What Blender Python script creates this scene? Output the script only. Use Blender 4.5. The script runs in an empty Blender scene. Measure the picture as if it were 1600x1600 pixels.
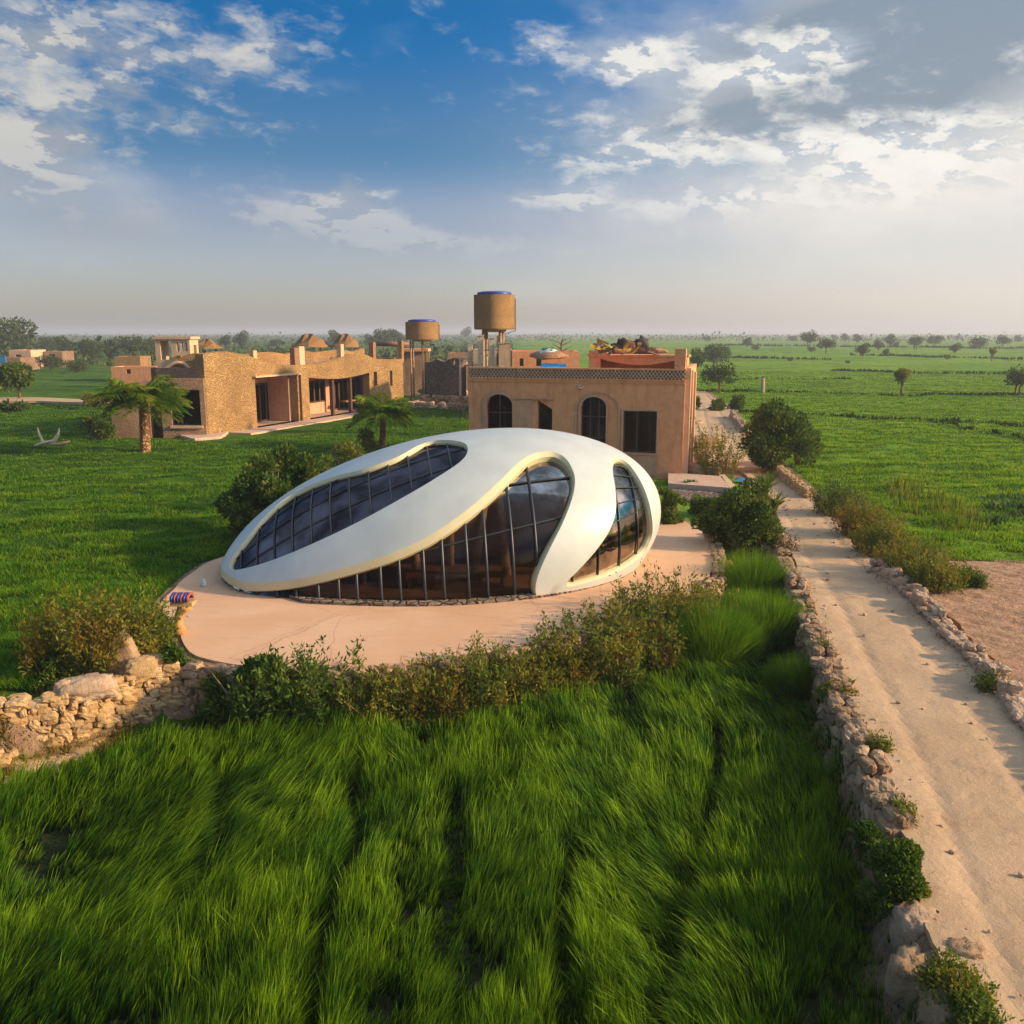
import bpy, math, random
import numpy as np
R = math.radians
random.seed(7); rng = np.random.default_rng(11)
sc = bpy.context.scene
C = sc.collection

# ------------------------------------------------------------------ camera
F = 1386.0; PIT = R(11.42); CAMH = 8.0
cam = bpy.data.objects.new('camera', bpy.data.cameras.new('camera')); C.objects.link(cam)
cam.location = (0, 0, CAMH); cam.rotation_euler = (R(90) - PIT, 0, 0)
cam.data.sensor_width = 36; cam.data.lens = 36 * F / 1600
cam.data.clip_start = .1; cam.data.clip_end = 20000
sc.camera = cam
cf = np.array([0, math.cos(PIT), -math.sin(PIT)]); cu = np.array([0, math.sin(PIT), math.cos(PIT)])
cr = np.array([1., 0, 0]); C0 = np.array([0, 0, CAMH])
def proj(P):
    d = np.asarray(P, float) - C0; z = d @ cf
    return np.stack([800 + F * (d @ cr) / z, 800 - F * (d @ cu) / z], -1)
def at(x, y, z=0.0):
    d = cf + cr * (x - 800) / F - cu * (y - 800) / F
    return C0 + d * ((z - CAMH) / d[2])
def at_d(x, y, D):      # the point at ground distance D seen at (x, y)
    d = cf + cr * (x - 800) / F - cu * (y - 800) / F
    return C0 + d * (D / d[1])

# ------------------------------------------------------------------ light and exposure
SUN_EL, SUN_AZ = R(20), R(-9)           # azimuth measured from +X towards +Y
sd = np.array([math.cos(SUN_EL) * math.cos(SUN_AZ), math.cos(SUN_EL) * math.sin(SUN_AZ), math.sin(SUN_EL)])
sun = bpy.data.objects.new('sun', bpy.data.lights.new('sun', 'SUN')); C.objects.link(sun)
from mathutils import Vector
sun.rotation_euler = Vector(sd).to_track_quat('Z', 'Y').to_euler()
sun.data.energy = 4.6; sun.data.angle = R(2.2); sun.data.color = (1, .72, .40)
sc.view_settings.view_transform = 'Standard'; sc.view_settings.look = 'None'
sc.view_settings.exposure = 0.62; sc.view_settings.gamma = 1; sc.view_settings.use_curve_mapping = False
sc.render.engine = 'CYCLES'
cy = sc.cycles
cy.use_denoising = True
try: cy.denoising_prefilter = 'NONE'
except Exception: pass
cy.max_bounces = 6; cy.diffuse_bounces = 3; cy.glossy_bounces = 3; cy.transmission_bounces = 4
cy.transparent_max_bounces = 8; cy.volume_bounces = 0; cy.sample_clamp_indirect = 4
cy.caustics_reflective = False; cy.caustics_refractive = False

# ------------------------------------------------------------------ node helper
class NT:
    def __init__(s, tree): s.t = tree; s.n = tree.nodes; s.l = tree.links
    def put(s, sock, v):
        if v is None: return
        if hasattr(v, 'is_output') or isinstance(v, bpy.types.NodeSocket): s.l.new(v, sock)
        else:
            if isinstance(v, (tuple, list)) and len(v) == 3 and sock.type == 'RGBA': v = (*v, 1)
            sock.default_value = v
    def m(s, op, a, b=None, c=None, clamp=False):
        n = s.n.new('ShaderNodeMath'); n.operation = op; n.use_clamp = clamp
        s.put(n.inputs[0], a); s.put(n.inputs[1], b); s.put(n.inputs[2], c); return n.outputs[0]
    def add(s, a, b): return s.m('ADD', a, b)
    def mul(s, a, b): return s.m('MULTIPLY', a, b)
    def vm(s, op, a, b=None):
        n = s.n.new('ShaderNodeVectorMath'); n.operation = op
        s.put(n.inputs[0], a); s.put(n.inputs[1], b)
        return n.outputs['Value' if op in ('LENGTH', 'DOT_PRODUCT') else 'Vector']
    def mix(s, f, a, b, mode='MIX'):
        n = s.n.new('ShaderNodeMix'); n.data_type = 'RGBA'; n.blend_type = mode
        s.put(n.inputs[0], f); s.put(n.inputs[6], a); s.put(n.inputs[7], b); return n.outputs[2]
    def smooth(s, v, lo, hi, a=0., b=1.):
        n = s.n.new('ShaderNodeMapRange'); n.interpolation_type = 'SMOOTHSTEP'
        s.put(n.inputs[0], v); s.put(n.inputs[1], lo); s.put(n.inputs[2], hi); s.put(n.inputs[3], a); s.put(n.inputs[4], b)
        return n.outputs[0]
    def noise(s, vec, scale, detail=4, rough=.55, dist=0.):
        n = s.n.new('ShaderNodeTexNoise'); s.put(n.inputs['Vector'], vec)
        n.inputs['Scale'].default_value = scale; n.inputs['Detail'].default_value = detail
        n.inputs['Roughness'].default_value = rough; n.inputs['Distortion'].default_value = dist
        return n.outputs[0]
    def vor(s, vec, scale, feat='F1', out='Distance', rand=1.):
        n = s.n.new('ShaderNodeTexVoronoi'); n.feature = feat; s.put(n.inputs['Vector'], vec)
        n.inputs['Scale'].default_value = scale; n.inputs['Randomness'].default_value = rand; return n.outputs[out]
    def scale3(s, vec, v):
        n = s.n.new('ShaderNodeMapping'); s.put(n.inputs['Vector'], vec); n.inputs['Scale'].default_value = v
        return n.outputs[0]
    def xyz(s, vec):
        n = s.n.new('ShaderNodeSeparateXYZ'); s.put(n.inputs[0], vec); return n.outputs
    def comb(s, a, b, c):
        n = s.n.new('ShaderNodeCombineXYZ'); s.put(n.inputs[0], a); s.put(n.inputs[1], b); s.put(n.inputs[2], c); return n.outputs[0]

# ------------------------------------------------------------------ sky
W = bpy.data.worlds.new('World'); sc.world = W; W.use_nodes = True
w = NT(W.node_tree); w.n.clear()
tc = w.n.new('ShaderNodeTexCoord')
sky = w.n.new('ShaderNodeTexSky'); sky.sky_type = 'NISHITA'; sky.sun_disc = False
sky.sun_elevation = SUN_EL; sky.sun_rotation = R(90) - SUN_AZ
sky.dust_density = 1.5; sky.ozone_density = 3.0; sky.altitude = 100
dx, dy, dz = w.xyz(w.vm('NORMALIZE', tc.outputs['Generated']))
az = w.m('ARCTAN2', dx, dy); el = w.m('ARCSINE', dz)
def azel(px, py):
    d = cf + cr * (px - 800) / F - cu * (py - 800) / F; d /= np.linalg.norm(d)
    return math.atan2(d[0], d[1]), math.asin(d[2])
def blob(px, py, rx, ry, k=1., p=2.0):
    a, e = azel(px, py)
    u_ = w.m('DIVIDE', w.m('SUBTRACT', az, a), rx / F); v_ = w.m('DIVIDE', w.m('SUBTRACT', el, e), ry / F)
    r2 = w.add(w.mul(u_, u_), w.mul(v_, v_))
    return w.mul(w.m('EXPONENT', w.mul(r2, -1.)), k)
def total(bs):
    o = bs[0]
    for b in bs[1:]: o = w.add(o, b)
    return o
# the blue deepens above the dusty horizon; overhead stop brightened as added fill light
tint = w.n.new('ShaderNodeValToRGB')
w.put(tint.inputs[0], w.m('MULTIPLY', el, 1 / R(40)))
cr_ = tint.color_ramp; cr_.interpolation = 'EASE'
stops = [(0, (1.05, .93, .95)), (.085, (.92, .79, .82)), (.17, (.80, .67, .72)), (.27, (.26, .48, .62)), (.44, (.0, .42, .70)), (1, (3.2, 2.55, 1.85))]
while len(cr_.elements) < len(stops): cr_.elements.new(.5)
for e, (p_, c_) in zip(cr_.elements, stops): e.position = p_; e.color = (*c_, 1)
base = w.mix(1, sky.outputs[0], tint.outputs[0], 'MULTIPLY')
azk = w.smooth(az, R(-32), R(12), .80, 1.06); base = w.vm('MULTIPLY', base, w.comb(azk, azk, azk))
# thin bright veil towards the sun side
veil = w.m('MULTIPLY', w.smooth(az, R(-8), R(30)), w.smooth(el, R(21), R(7)))
base = w.mix(w.mul(veil, .6), base, (5.0, 4.7, 4.2))
nv = w.comb(w.add(az, w.mul(el, -.35)), w.add(w.mul(el, 2.2), w.mul(az, .25)), 0.)
n1 = w.noise(w.vm('ADD', nv, (3.1, 1.7, 0)), 17, 9, .62, .2)
n2 = w.noise(w.vm('ADD', nv, (7.3, 4.2, 2)), 26, 6, .6, .4)
n1s = w.noise(w.vm('ADD', nv, (3.1 + .010, 1.7 + .014, 0)), 14, 9, .62, .2)
n3 = w.noise(w.vm('ADD', nv, (1.3, 9.2, 5)), 5, 6, .55, .2)
# puffs
cov1 = total([blob(20, 30, 170, 60, .2), blob(230, 85, 190, 75, .12), blob(130, 150, 190, 70, .10), blob(410, 70, 110, 50, .16), blob(20, 240, 110, 65, .42),
              blob(545, 330, 62, 40, .46), blob(610, 362, 70, 24, .36), blob(430, 335, 90, 34, .27), blob(280, 320, 70, 20, .1), blob(740, 385, 150, 22, .2), blob(340, 200, 90, 20, .10), blob(640, 40, 120, 40, .07), blob(760, 150, 120, 40, .05), blob(1000, 150, 150, 80, .08),
              blob(850, 72, 60, 22, .22), blob(990, 95, 60, 24, .24), blob(1160, 120, 70, 20, .2), blob(1020, 95, 140, 45, .15), blob(1270, 85, 100, 45, .30), blob(960, 235, 120, 30, .19),
              blob(880, 312, 80, 26, .32), blob(1090, 320, 110, 30, .3), blob(1150, 225, 200, 35, .2), blob(1450, 215, 170, 50, .22),
              blob(1400, 290, 190, 50, .22), blob(1590, 95, 30, 30, .2)])
dens = w.add(w.add(w.mul(n1, .52), w.mul(n2, .48)), cov1)
a1 = w.smooth(dens, .58, .90)
lit = w.smooth(w.m('SUBTRACT', n1, n1s), -.03, .035)
cc = w.mix(lit, (2.6, 2.9, 3.3), (4.9, 4.75, 4.4))
bright = w.smooth(az, R(-25), R(25), .72, 1.12)
cc = w.vm('MULTIPLY', cc, w.comb(bright, bright, bright))
# grey and white sheets on the sun side
cov2 = total([blob(1440, 50, 300, 85, .85), blob(1560, 190, 170, 90, .4), blob(1200, 190, 230, 35, .42), blob(1500, 260, 260, 110, .30), blob(60, 60, 180, 100, .12), blob(300, 370, 330, 45, .15), blob(60, 290, 150, 60, .25), blob(700, 430, 400, 35, .12), blob(1150, 330, 330, 80, .22)])
a2 = w.smooth(w.add(w.mul(n3, .8), cov2), .46, .92)
shade2 = total([blob(1430, 55, 300, 80, 1.6), blob(1200, 195, 260, 34, 1.1), blob(330, 370, 500, 60, .55), blob(700, 420, 500, 50, .5), blob(60, 300, 150, 60, .5)])
c2 = w.mix(w.m('MINIMUM', shade2, 1.), (4.9, 4.65, 4.3), (1.5, 1.85, 2.2))
skyc = w.mix(w.mul(a2, .92), base, c2)
fade = w.smooth(el, R(4.5), R(11))
skyc = w.mix(w.mul(a1, w.add(w.mul(fade, .67), .25)), skyc, cc)
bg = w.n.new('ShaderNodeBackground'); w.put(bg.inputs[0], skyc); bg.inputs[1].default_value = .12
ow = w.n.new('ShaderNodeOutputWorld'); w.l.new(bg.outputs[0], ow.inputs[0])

# ------------------------------------------------------------------ mesh + object helpers
def mesh_from(V, faces, smooth=False, attrs=None, k=None):
    """V (n,3); faces: int array (m,k) or list of such arrays."""
    me = bpy.data.meshes.new('m')
    fl = faces if isinstance(faces, list) else [faces]
    fl = [np.asarray(a, np.int32) for a in fl if len(a)]
    V = np.asarray(V, np.float32)
    me.vertices.add(len(V)); me.vertices.foreach_set('co', V.ravel())
    if fl:
        li = np.concatenate([a.ravel() for a in fl]); ls = np.concatenate([np.full(len(a), a.shape[1], np.int32) for a in fl])
        st = np.concatenate([[0], np.cumsum(ls)[:-1]]).astype(np.int32)
        me.loops.add(len(li)); me.loops.foreach_set('vertex_index', li)
        me.polygons.add(len(ls)); me.polygons.foreach_set('loop_start', st); me.polygons.foreach_set('loop_total', ls)
        me.polygons.foreach_set('use_smooth', np.full(len(ls), bool(smooth)))
    for nm, arr in (attrs or {}).items():
        at_ = me.attributes.new(nm, 'FLOAT', 'POINT'); at_.data.foreach_set('value', np.asarray(arr, np.float32))
    me.update(calc_edges=True); return me
def obj(name, me, mat=None, parent=None, loc=None):
    o = bpy.data.objects.new(name, me); C.objects.link(o)
    me.name = name
    if mat is not None: me.materials.append(mat)
    if parent is not None: o.parent = parent
    if loc is not None: o.location = loc
    return o
def tag(o, label=None, cat=None, group=None, kind=None):
    if label: o['label'] = label
    if cat: o['category'] = cat
    if group: o['group'] = group
    if kind: o['kind'] = kind
    return o
def thing(name, label, cat, loc=(0, 0, 0), rz=0, group=None):
    o = bpy.data.objects.new(name, None); C.objects.link(o); o.empty_display_size = .3
    o.location = tuple(float(v) for v in loc); o.rotation_euler = (0, 0, rz); return tag(o, label, cat, group)
def dup(root, loc, rz=0., s=1., label=None, group=None):
    def cp(o, par):
        c = o.copy(); C.objects.link(c)
        if par is not None: c.parent = par
        for ch in list(kids.get(o, [])): cp(ch, c)
        return c
    kids = {}
    for o in list(root.children_recursive): kids.setdefault(o.parent, []).append(o)
    r = cp(root, None); r.location = tuple(float(v) for v in loc); r.rotation_euler = (0, 0, rz)
    r.scale = (s, s, s) if not isinstance(s, tuple) else s
    if label: r['label'] = label
    if group: r['group'] = group
    return r
class MB:
    def __init__(s): s.v = []; s.f3 = []; s.f4 = []; s.n = 0
    def raw(s, V, f4=None, f3=None):
        V = np.asarray(V, float).reshape(-1, 3)
        if f4 is not None and len(f4): s.f4.append(np.asarray(f4) + s.n)
        if f3 is not None and len(f3): s.f3.append(np.asarray(f3) + s.n)
        s.v.append(V); s.n += len(V)
    def hexa(s, P):      # 8 points: bottom 4 (ccw), top 4
        s.raw(P, [(3, 2, 1, 0), (4, 5, 6, 7), (0, 1, 5, 4), (1, 2, 6, 5), (2, 3, 7, 6), (3, 0, 4, 7)])
    def box(s, x0, x1, y0, y1, z0, z1):
        s.hexa([(x0, y0, z0), (x1, y0, z0), (x1, y1, z0), (x0, y1, z0), (x0, y0, z1), (x1, y0, z1), (x1, y1, z1), (x0, y1, z1)])
    def obox(s, c, ax, ay, az_):   # oriented box: centre, half-axis vectors
        c, ax, ay, az_ = map(np.asarray, (c, ax, ay, az_))
        s.hexa([c - ax - ay - az_, c + ax - ay - az_, c + ax + ay - az_, c - ax + ay - az_, c - ax - ay + az_, c + ax - ay + az_, c + ax + ay + az_, c - ax + ay + az_])
    def tube(s, pts, rad, k=8, cap=True):
        pts = np.asarray(pts, float); n = len(pts); rad = np.broadcast_to(rad, n)
        T = np.gradient(pts, axis=0); T /= np.linalg.norm(T, axis=1)[:, None] + 1e-9
        ref = np.array([0, 0, 1.]) if abs(T[0][2]) < .9 else np.array([1., 0, 0])
        V = []
        for i in range(n):
            a = np.cross(T[i], ref); a /= np.linalg.norm(a) + 1e-9; b = np.cross(T[i], a)
            an = np.arange(k) * 2 * np.pi / k
            V.append(pts[i] + rad[i] * (np.cos(an)[:, None] * a + np.sin(an)[:, None] * b))
        V = np.concatenate(V); f = []
        for i in range(n - 1):
            for j in range(k):
                f.append((i * k + j, i * k + (j + 1) % k, (i + 1) * k + (j + 1) % k, (i + 1) * k + j))
        t3 = []
        if cap:
            V = np.concatenate([V, pts[:1], pts[-1:]])
            for j in range(k):
                t3.append((n * k, (j + 1) % k, j)); t3.append((n * k + 1, (n - 1) * k + j, (n - 1) * k + (j + 1) % k))
        s.raw(V, f, t3)
    def lathe(s, prof, c=(0, 0, 0), k=40):
        prof = np.asarray(prof, float); n = len(prof); an = np.arange(k) * 2 * np.pi / k
        V = np.stack([np.outer(prof[:, 0], np.cos(an)), np.outer(prof[:, 0], np.sin(an)), np.outer(prof[:, 1], np.ones(k))], -1).reshape(-1, 3) + np.asarray(c)
        i, j = np.meshgrid(np.arange(n - 1), np.arange(k), indexing='ij'); i = i.ravel(); j = j.ravel(); j2 = (j + 1) % k
        s.raw(V, np.stack([i * k + j, i * k + j2, (i + 1) * k + j2, (i + 1) * k + j], 1))
    def mesh(s, smooth=False):
        fs = []
        if s.f4: fs.append(np.concatenate(s.f4))
        if s.f3: fs.append(np.concatenate(s.f3))
        return mesh_from(np.concatenate(s.v), fs, smooth)
    def build(s, name, mat, parent=None, smooth=False, loc=None): return obj(name, s.mesh(smooth), mat, parent, loc)

def hsh(ix, iy, s): 
    v = np.sin(ix * 127.1 + iy * 311.7 + s * 74.7) * 43758.5453
    return v - np.floor(v)
def vnoise(x, y, s=0):
    x = np.asarray(x, float); y = np.asarray(y, float)
    ix = np.floor(x); iy = np.floor(y); fx = x - ix; fy = y - iy
    fx = fx * fx * (3 - 2 * fx); fy = fy * fy * (3 - 2 * fy)
    a = hsh(ix, iy, s); b = hsh(ix + 1, iy, s); c = hsh(ix, iy + 1, s); d = hsh(ix + 1, iy + 1, s)
    return (a + (b - a) * fx) * (1 - fy) + (c + (d - c) * fx) * fy
def fbm(x, y, s=0, o=3):
    r = 0; am = .5; t = 0
    for i in range(o):
        r = r + am * vnoise(x * 2 ** i, y * 2 ** i, s + i * 3); t += am; am *= .5
    return r / t
def seg_dist(X, Y, poly, closed=True):
    d = np.full(X.shape, 1e9)
    n = len(poly)
    for i in range(n if closed else n - 1):
        a = poly[i]; b = poly[(i + 1) % n]; ab = (b[0] - a[0], b[1] - a[1]); L = ab[0] ** 2 + ab[1] ** 2 + 1e-12
        t = np.clip(((X - a[0]) * ab[0] + (Y - a[1]) * ab[1]) / L, 0, 1)
        d = np.minimum(d, np.hypot(X - a[0] - t * ab[0], Y - a[1] - t * ab[1]))
    return d
def inside(X, Y, poly):
    c = np.zeros(X.shape, bool); n = len(poly)
    for i in range(n):
        a = poly[i]; b = poly[(i + 1) % n]
        if a[1] == b[1]: continue
        m = ((a[1] > Y) != (b[1] > Y)) & (X < (b[0] - a[0]) * (Y - a[1]) / (b[1] - a[1]) + a[0])
        c ^= m
    return c
def sdf(X, Y, poly):    # negative inside
    d = seg_dist(X, Y, poly); return np.where(inside(X, Y, poly), -d, d)
def sstep(v, a, b):
    t = np.clip((v - a) / (b - a), 0, 1); return t * t * (3 - 2 * t)
def catmull(P, n=8, closed=False):
    P = np.asarray(P, float); N = len(P); out = []
    for i in range(N if closed else N - 1):
        g = lambda k: P[k % N] if closed else P[min(max(k, 0), N - 1)]
        p0, p1, p2, p3 = g(i - 1), g(i), g(i + 1), g(i + 2)
        for t in np.arange(n) / n:
            out.append(.5 * (2 * p1 + (p2 - p0) * t + (2 * p0 - 5 * p1 + 4 * p2 - p3) * t * t + (3 * p1 - p0 - 3 * p2 + p3) * t ** 3))
    if not closed: out.append(P[-1])
    return np.array(out)

# ------------------------------------------------------------------ materials
def mat(name, build):
    m = bpy.data.materials.new(name); m.use_nodes = True
    t = NT(m.node_tree); bs = t.n['Principled BSDF']; build(t, bs); return m
def coords(t, kind='Object'):
    if kind == 'World': return t.n.new('ShaderNodeNewGeometry').outputs['Position']
    return t.n.new('ShaderNodeTexCoord').outputs[kind]
def bump(t, bs, h, strength, dist):
    b = t.n.new('ShaderNodeBump'); b.inputs['Strength'].default_value = strength; b.inputs['Distance'].default_value = dist
    t.put(b.inputs['Height'], h); t.l.new(b.outputs[0], bs.inputs['Normal'])
def m_plain(name, c, rough=.6, metal=0., var=.12, scale=6, bmp=0.):
    def f(t, bs):
        v = coords(t); n = t.noise(v, scale, 5, .6)
        k = t.smooth(n, .3, .7, 1 - var, 1 + var)
        t.put(bs.inputs['Base Color'], t.vm('MULTIPLY', c, t.comb(k, k, k)))
        bs.inputs['Roughness'].default_value = rough; bs.inputs['Metallic'].default_value = metal
        if bmp: bump(t, bs, n, .6, bmp)
    return mat(name, f)
def m_rubble(name, c1, c2, c3, sc_, bd, kind='World', streak=False):
    """earth or stone masonry: cells with joints, grain and stains"""
    def f(t, bs):
        v = coords(t, kind); v2 = t.vm('ADD', v, t.vm('MULTIPLY', t.comb(t.noise(v, 1.3), t.noise(t.vm('ADD', v, (9, 3, 1)), 1.3), t.noise(t.vm('ADD', v, (2, 8, 5)), 1.3)), (.35, .35, .35)))
        vs = t.scale3(v2, (1, 1, 1.5))
        e = t.vor(vs, sc_, 'DISTANCE_TO_EDGE'); col = t.vor(vs, sc_, 'F1', 'Color')
        cx = t.xyz(col)[0]
        g = t.noise(v, sc_ * 5, 5, .65); big = t.noise(v, .35, 4, .6)
        base = t.mix(t.smooth(cx, .1, .9), c1, c2)
        base = t.mix(t.smooth(e, .0, .07, 1., 0.), base, c3)
        base = t.mix(t.smooth(g, .35, .7, 0., .45), base, c3)
        k = t.smooth(big, .3, .7, .8, 1.15)
        t.put(bs.inputs['Base Color'], t.vm('MULTIPLY', base, t.comb(k, k, k)))
        bs.inputs['Roughness'].default_value = .92; bs.inputs['Specular IOR Level'].default_value = .2
        h = t.add(t.smooth(e, 0, .16), t.add(t.mul(g, .5), t.mul(cx, .5)))
        bump(t, bs, h, 1., bd)
    return mat(name, f)
def m_plaster(name, c1, c2, bd=.02, scale=2.):
    def f(t, bs):
        v = coords(t, 'World'); n = t.noise(v, scale, 8, .65, .5); g = t.noise(v, 30, 4, .7)
        st = t.noise(t.scale3(v, (3, 3, .35)), 1.2, 5, .6)
        b = t.mix(t.smooth(n, .3, .7), c1, c2); b = t.mix(t.smooth(st, .5, .72, 0, .45), b, tuple(x * .62 for x in c1))
        b = t.mix(t.smooth(g, .45, .75, 0, .25), b, tuple(x * .6 for x in c2))
        t.put(bs.inputs['Base Color'], b); bs.inputs['Roughness'].default_value = .93; bs.inputs['Specular IOR Level'].default_value = .15
        bump(t, bs, t.add(n, t.mul(g, .4)), .8, bd)
    return mat(name, f)
def m_leaf(name, c1, c2, c3=None, trans=.35, grad=False):
    """leaf material: each leaf its own tint, some light passing through"""
    def f(t, bs):
        ge = t.n.new('ShaderNodeNewGeometry'); r_ = ge.outputs['Random Per Island']
        n = t.noise(ge.outputs['Position'], .9, 3)
        b = t.mix(r_, c1, c2)
        if c3: b = t.mix(t.smooth(t.add(t.mul(r_, .25), n), .55, .78), b, c3)
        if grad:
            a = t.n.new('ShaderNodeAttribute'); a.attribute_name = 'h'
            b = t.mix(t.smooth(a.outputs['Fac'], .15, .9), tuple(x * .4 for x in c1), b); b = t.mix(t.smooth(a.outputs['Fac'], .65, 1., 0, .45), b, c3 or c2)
        t.put(bs.inputs['Base Color'], b); bs.inputs['Roughness'].default_value = .6; bs.inputs['Specular IOR Level'].default_value = .12
        tr = t.n.new('ShaderNodeBsdfTranslucent'); t.put(tr.inputs[0], t.vm('MULTIPLY', b, (1.25, 1.2, .7)))
        mx = t.n.new('ShaderNodeMixShader'); mx.inputs[0].default_value = trans
        t.l.new(bs.outputs[0], mx.inputs[1]); t.l.new(tr.outputs[0], mx.inputs[2])
        t.l.new(mx.outputs[0], t.n['Material Output'].inputs[0])
    return mat(name, f)
def m_glass(name, tint_, refl=.12, gc=(.6, .62, .66)):
    def f(t, bs):
        fr = t.n.new('ShaderNodeFresnel'); fr.inputs[0].default_value = 1.5
        gl = t.n.new('ShaderNodeBsdfGlossy'); gl.inputs['Roughness'].default_value = .03; gl.inputs['Color'].default_value = (*gc, 1)
        tr = t.n.new('ShaderNodeBsdfTransparent'); tr.inputs[0].default_value = (*tint_, 1)
        n = t.noise(coords(t), 1.1, 3); pn = t.smooth(t.noise(t.vm('ADD', coords(t), (3, 7, 1)), .9, 4, .6), .35, .65, .45, 1.9); t.put(gl.inputs['Color'], t.vm('MULTIPLY', gc, t.comb(pn, pn, t.mul(pn, 1.)))); b = t.n.new('ShaderNodeBump'); b.inputs['Strength'].default_value = .5; b.inputs['Distance'].default_value = .05
        t.put(b.inputs['Height'], n); t.l.new(b.outputs[0], gl.inputs['Normal']); 
        mx = t.n.new('ShaderNodeMixShader'); t.put(mx.inputs[0], t.m('ADD', t.mul(fr.outputs[0], .85), refl, clamp=True))
        t.l.new(tr.outputs[0], mx.inputs[1]); t.l.new(gl.outputs[0], mx.inputs[2]); t.l.new(mx.outputs[0], t.n['Material Output'].inputs[0])
    return mat(name, f)
#SECTION MATERIALS END
M = {}
M['paint'] = m_plain('white_paint', (.50, .53, .515), .4, var=.06, scale=1.1, bmp=.006)
M['cream'] = m_plain('cream_paint', (.60, .54, .33), .5, var=.05, scale=2)
M['glass'] = m_glass('tinted_glass', (.40, .33, .27), .0, (.42, .38, .34))
M['glass_dark'] = m_glass('dark_glass', (.13, .10, .10), .0, (.09, .08, .095))
M['glass_mid'] = m_glass('room_glass', (.45, .40, .36), .0, (.2, .18, .16))
M['frame'] = m_plain('dark_frame', (.03, .035, .045), .4, .3)
M['wood'] = m_plain('dark_wood', (.09, .04, .022), .6, var=.3, scale=8, bmp=.01)
M['wood_brown'] = m_plain('brown_wood', (.26, .12, .06), .7, var=.3, scale=8, bmp=.01)  # lighter brown wood tone
M['mud'] = m_plaster('mud_plaster', (.70, .29, .13), (.80, .37, .19), .05)
M['mud_in'] = m_plaster('inner_plaster', (.52, .28, .17), (.60, .35, .22))
M['sandstone'] = m_rubble('pebbled_sandstone', (.66, .41, .18), (.56, .32, .13), (.36, .19, .08), 7.5, .09)
M['sandstone_brown'] = m_rubble('brown_pebble_wall', (.56, .33, .20), (.66, .41, .25), (.26, .15, .09), 8, .09)
M['sandstone_grey'] = m_rubble('grey_rubble', (.36, .28, .22), (.26, .19, .15), (.10, .07, .05), 3.2, .12)
M['coping'] = m_plaster('pale_coping', (.54, .36, .22), (.64, .45, .29))
M['pale'] = m_plain('pale_post', (.62, .48, .35), .8, var=.2)
M['bark'] = m_plain('bark', (.15, .09, .055), .95, var=.4, scale=9, bmp=.03)
M['palm_bark'] = m_rubble('palm_bark', (.46, .25, .11), (.30, .15, .07), (.12, .06, .03), 3.5, .06, 'World')
M['blue_tank'] = m_plain('blue_plastic', (.02, .05, .28), .4)
M['blue_cloth'] = m_plain('blue_sheet', (.02, .20, .42), .55, var=.25)
M['rust'] = m_plain('rusty_steel', (.16, .085, .05), .7, .2, var=.4, scale=9)
M['shell_floor'] = m_plain('inner_floor', (.30, .17, .10), .6)
M['yellow'] = m_plain('yellow_cloth', (.55, .33, .03), .7, var=.3)
M['dark_cloth'] = m_plain('dark_cloth', (.05, .035, .03), .8, var=.3)
M['brown_cloth'] = m_plain('brown_sack', (.30, .15, .08), .85, var=.3)
M['green_cloth'] = m_plain('green_sheet', (.03, .16, .07), .6, var=.3)
M['white_cloth'] = m_plain('white_sheet', (.6, .6, .55), .7, var=.1)
M['red_cloth'] = m_plain('red_cloth', (.30, .06, .05), .7, var=.2)
M['thatch'] = m_plain('thatch', (.24, .12, .04), .95, var=.4, scale=14, bmp=.05)
M['stone'] = m_plaster('field_stone', (.40, .30, .23), (.52, .41, .32), .03, 3.)
def _rock(c1, c2, nm):
    def f(t, bs):
        ge = t.n.new('ShaderNodeNewGeometry'); v = ge.outputs['Position']
        n = t.noise(v, 2.2, 8, .65); g = t.noise(v, 14, 6, .7); r_ = ge.outputs['Random Per Island']
        b = t.mix(r_, c1, c2); b = t.mix(t.smooth(n, .35, .7, 0, .6), b, tuple(x * .55 for x in c1))
        b = t.mix(t.smooth(g, .5, .7, 0, .5), b, tuple(min(1, x * 1.25) for x in c2))
        t.put(bs.inputs['Base Color'], b); bs.inputs['Roughness'].default_value = .9; bs.inputs['Specular IOR Level'].default_value = .2
        bump(t, bs, t.add(n, t.mul(g, .6)), 1., .06)
    return mat(nm, f)
M['rock'] = _rock((.30, .18, .10), (.50, .33, .20), 'wall_stones')
M['rock_ochre'] = _rock((.46, .27, .11), (.58, .40, .22), 'ochre_stones')
M['rock_pink'] = _rock((.44, .28, .18), (.56, .40, .28), 'boulder_stone')

# ------------------------------------------------------------------ outlines on the ground
def A2(pts, z=0): return [tuple(at(x, y, z)[:2]) for x, y in pts]
PLAZA = A2([(250, 948), (300, 897), (345, 874)]) + [(-8.5, 34.2), (-5, 37.5), (0, 39.5)] + A2([(1030, 808), (1072, 818), (1100, 838), (1113, 868), (1108, 902), (1060, 938), (980, 966), (900, 990),
        (800, 1012), (700, 1033), (550, 1046), (420, 1046), (335, 1036), (295, 1020), (279, 988), (262, 966)])
PLAZA = [tuple(p) for p in catmull(PLAZA, 8, True)]
PL = A2([(1600, 1930), (1540, 1700), (1495, 1600), (1455, 1450), (1432, 1350), (1395, 1245), (1350, 1150), (1310, 1050), (1270, 950), (1238, 870), (1212, 800), (1190, 765), (1150, 735), (1100, 722), (1086, 690), (1082, 660), (1080, 640), (1079, 625), (1076, 612)])
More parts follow.
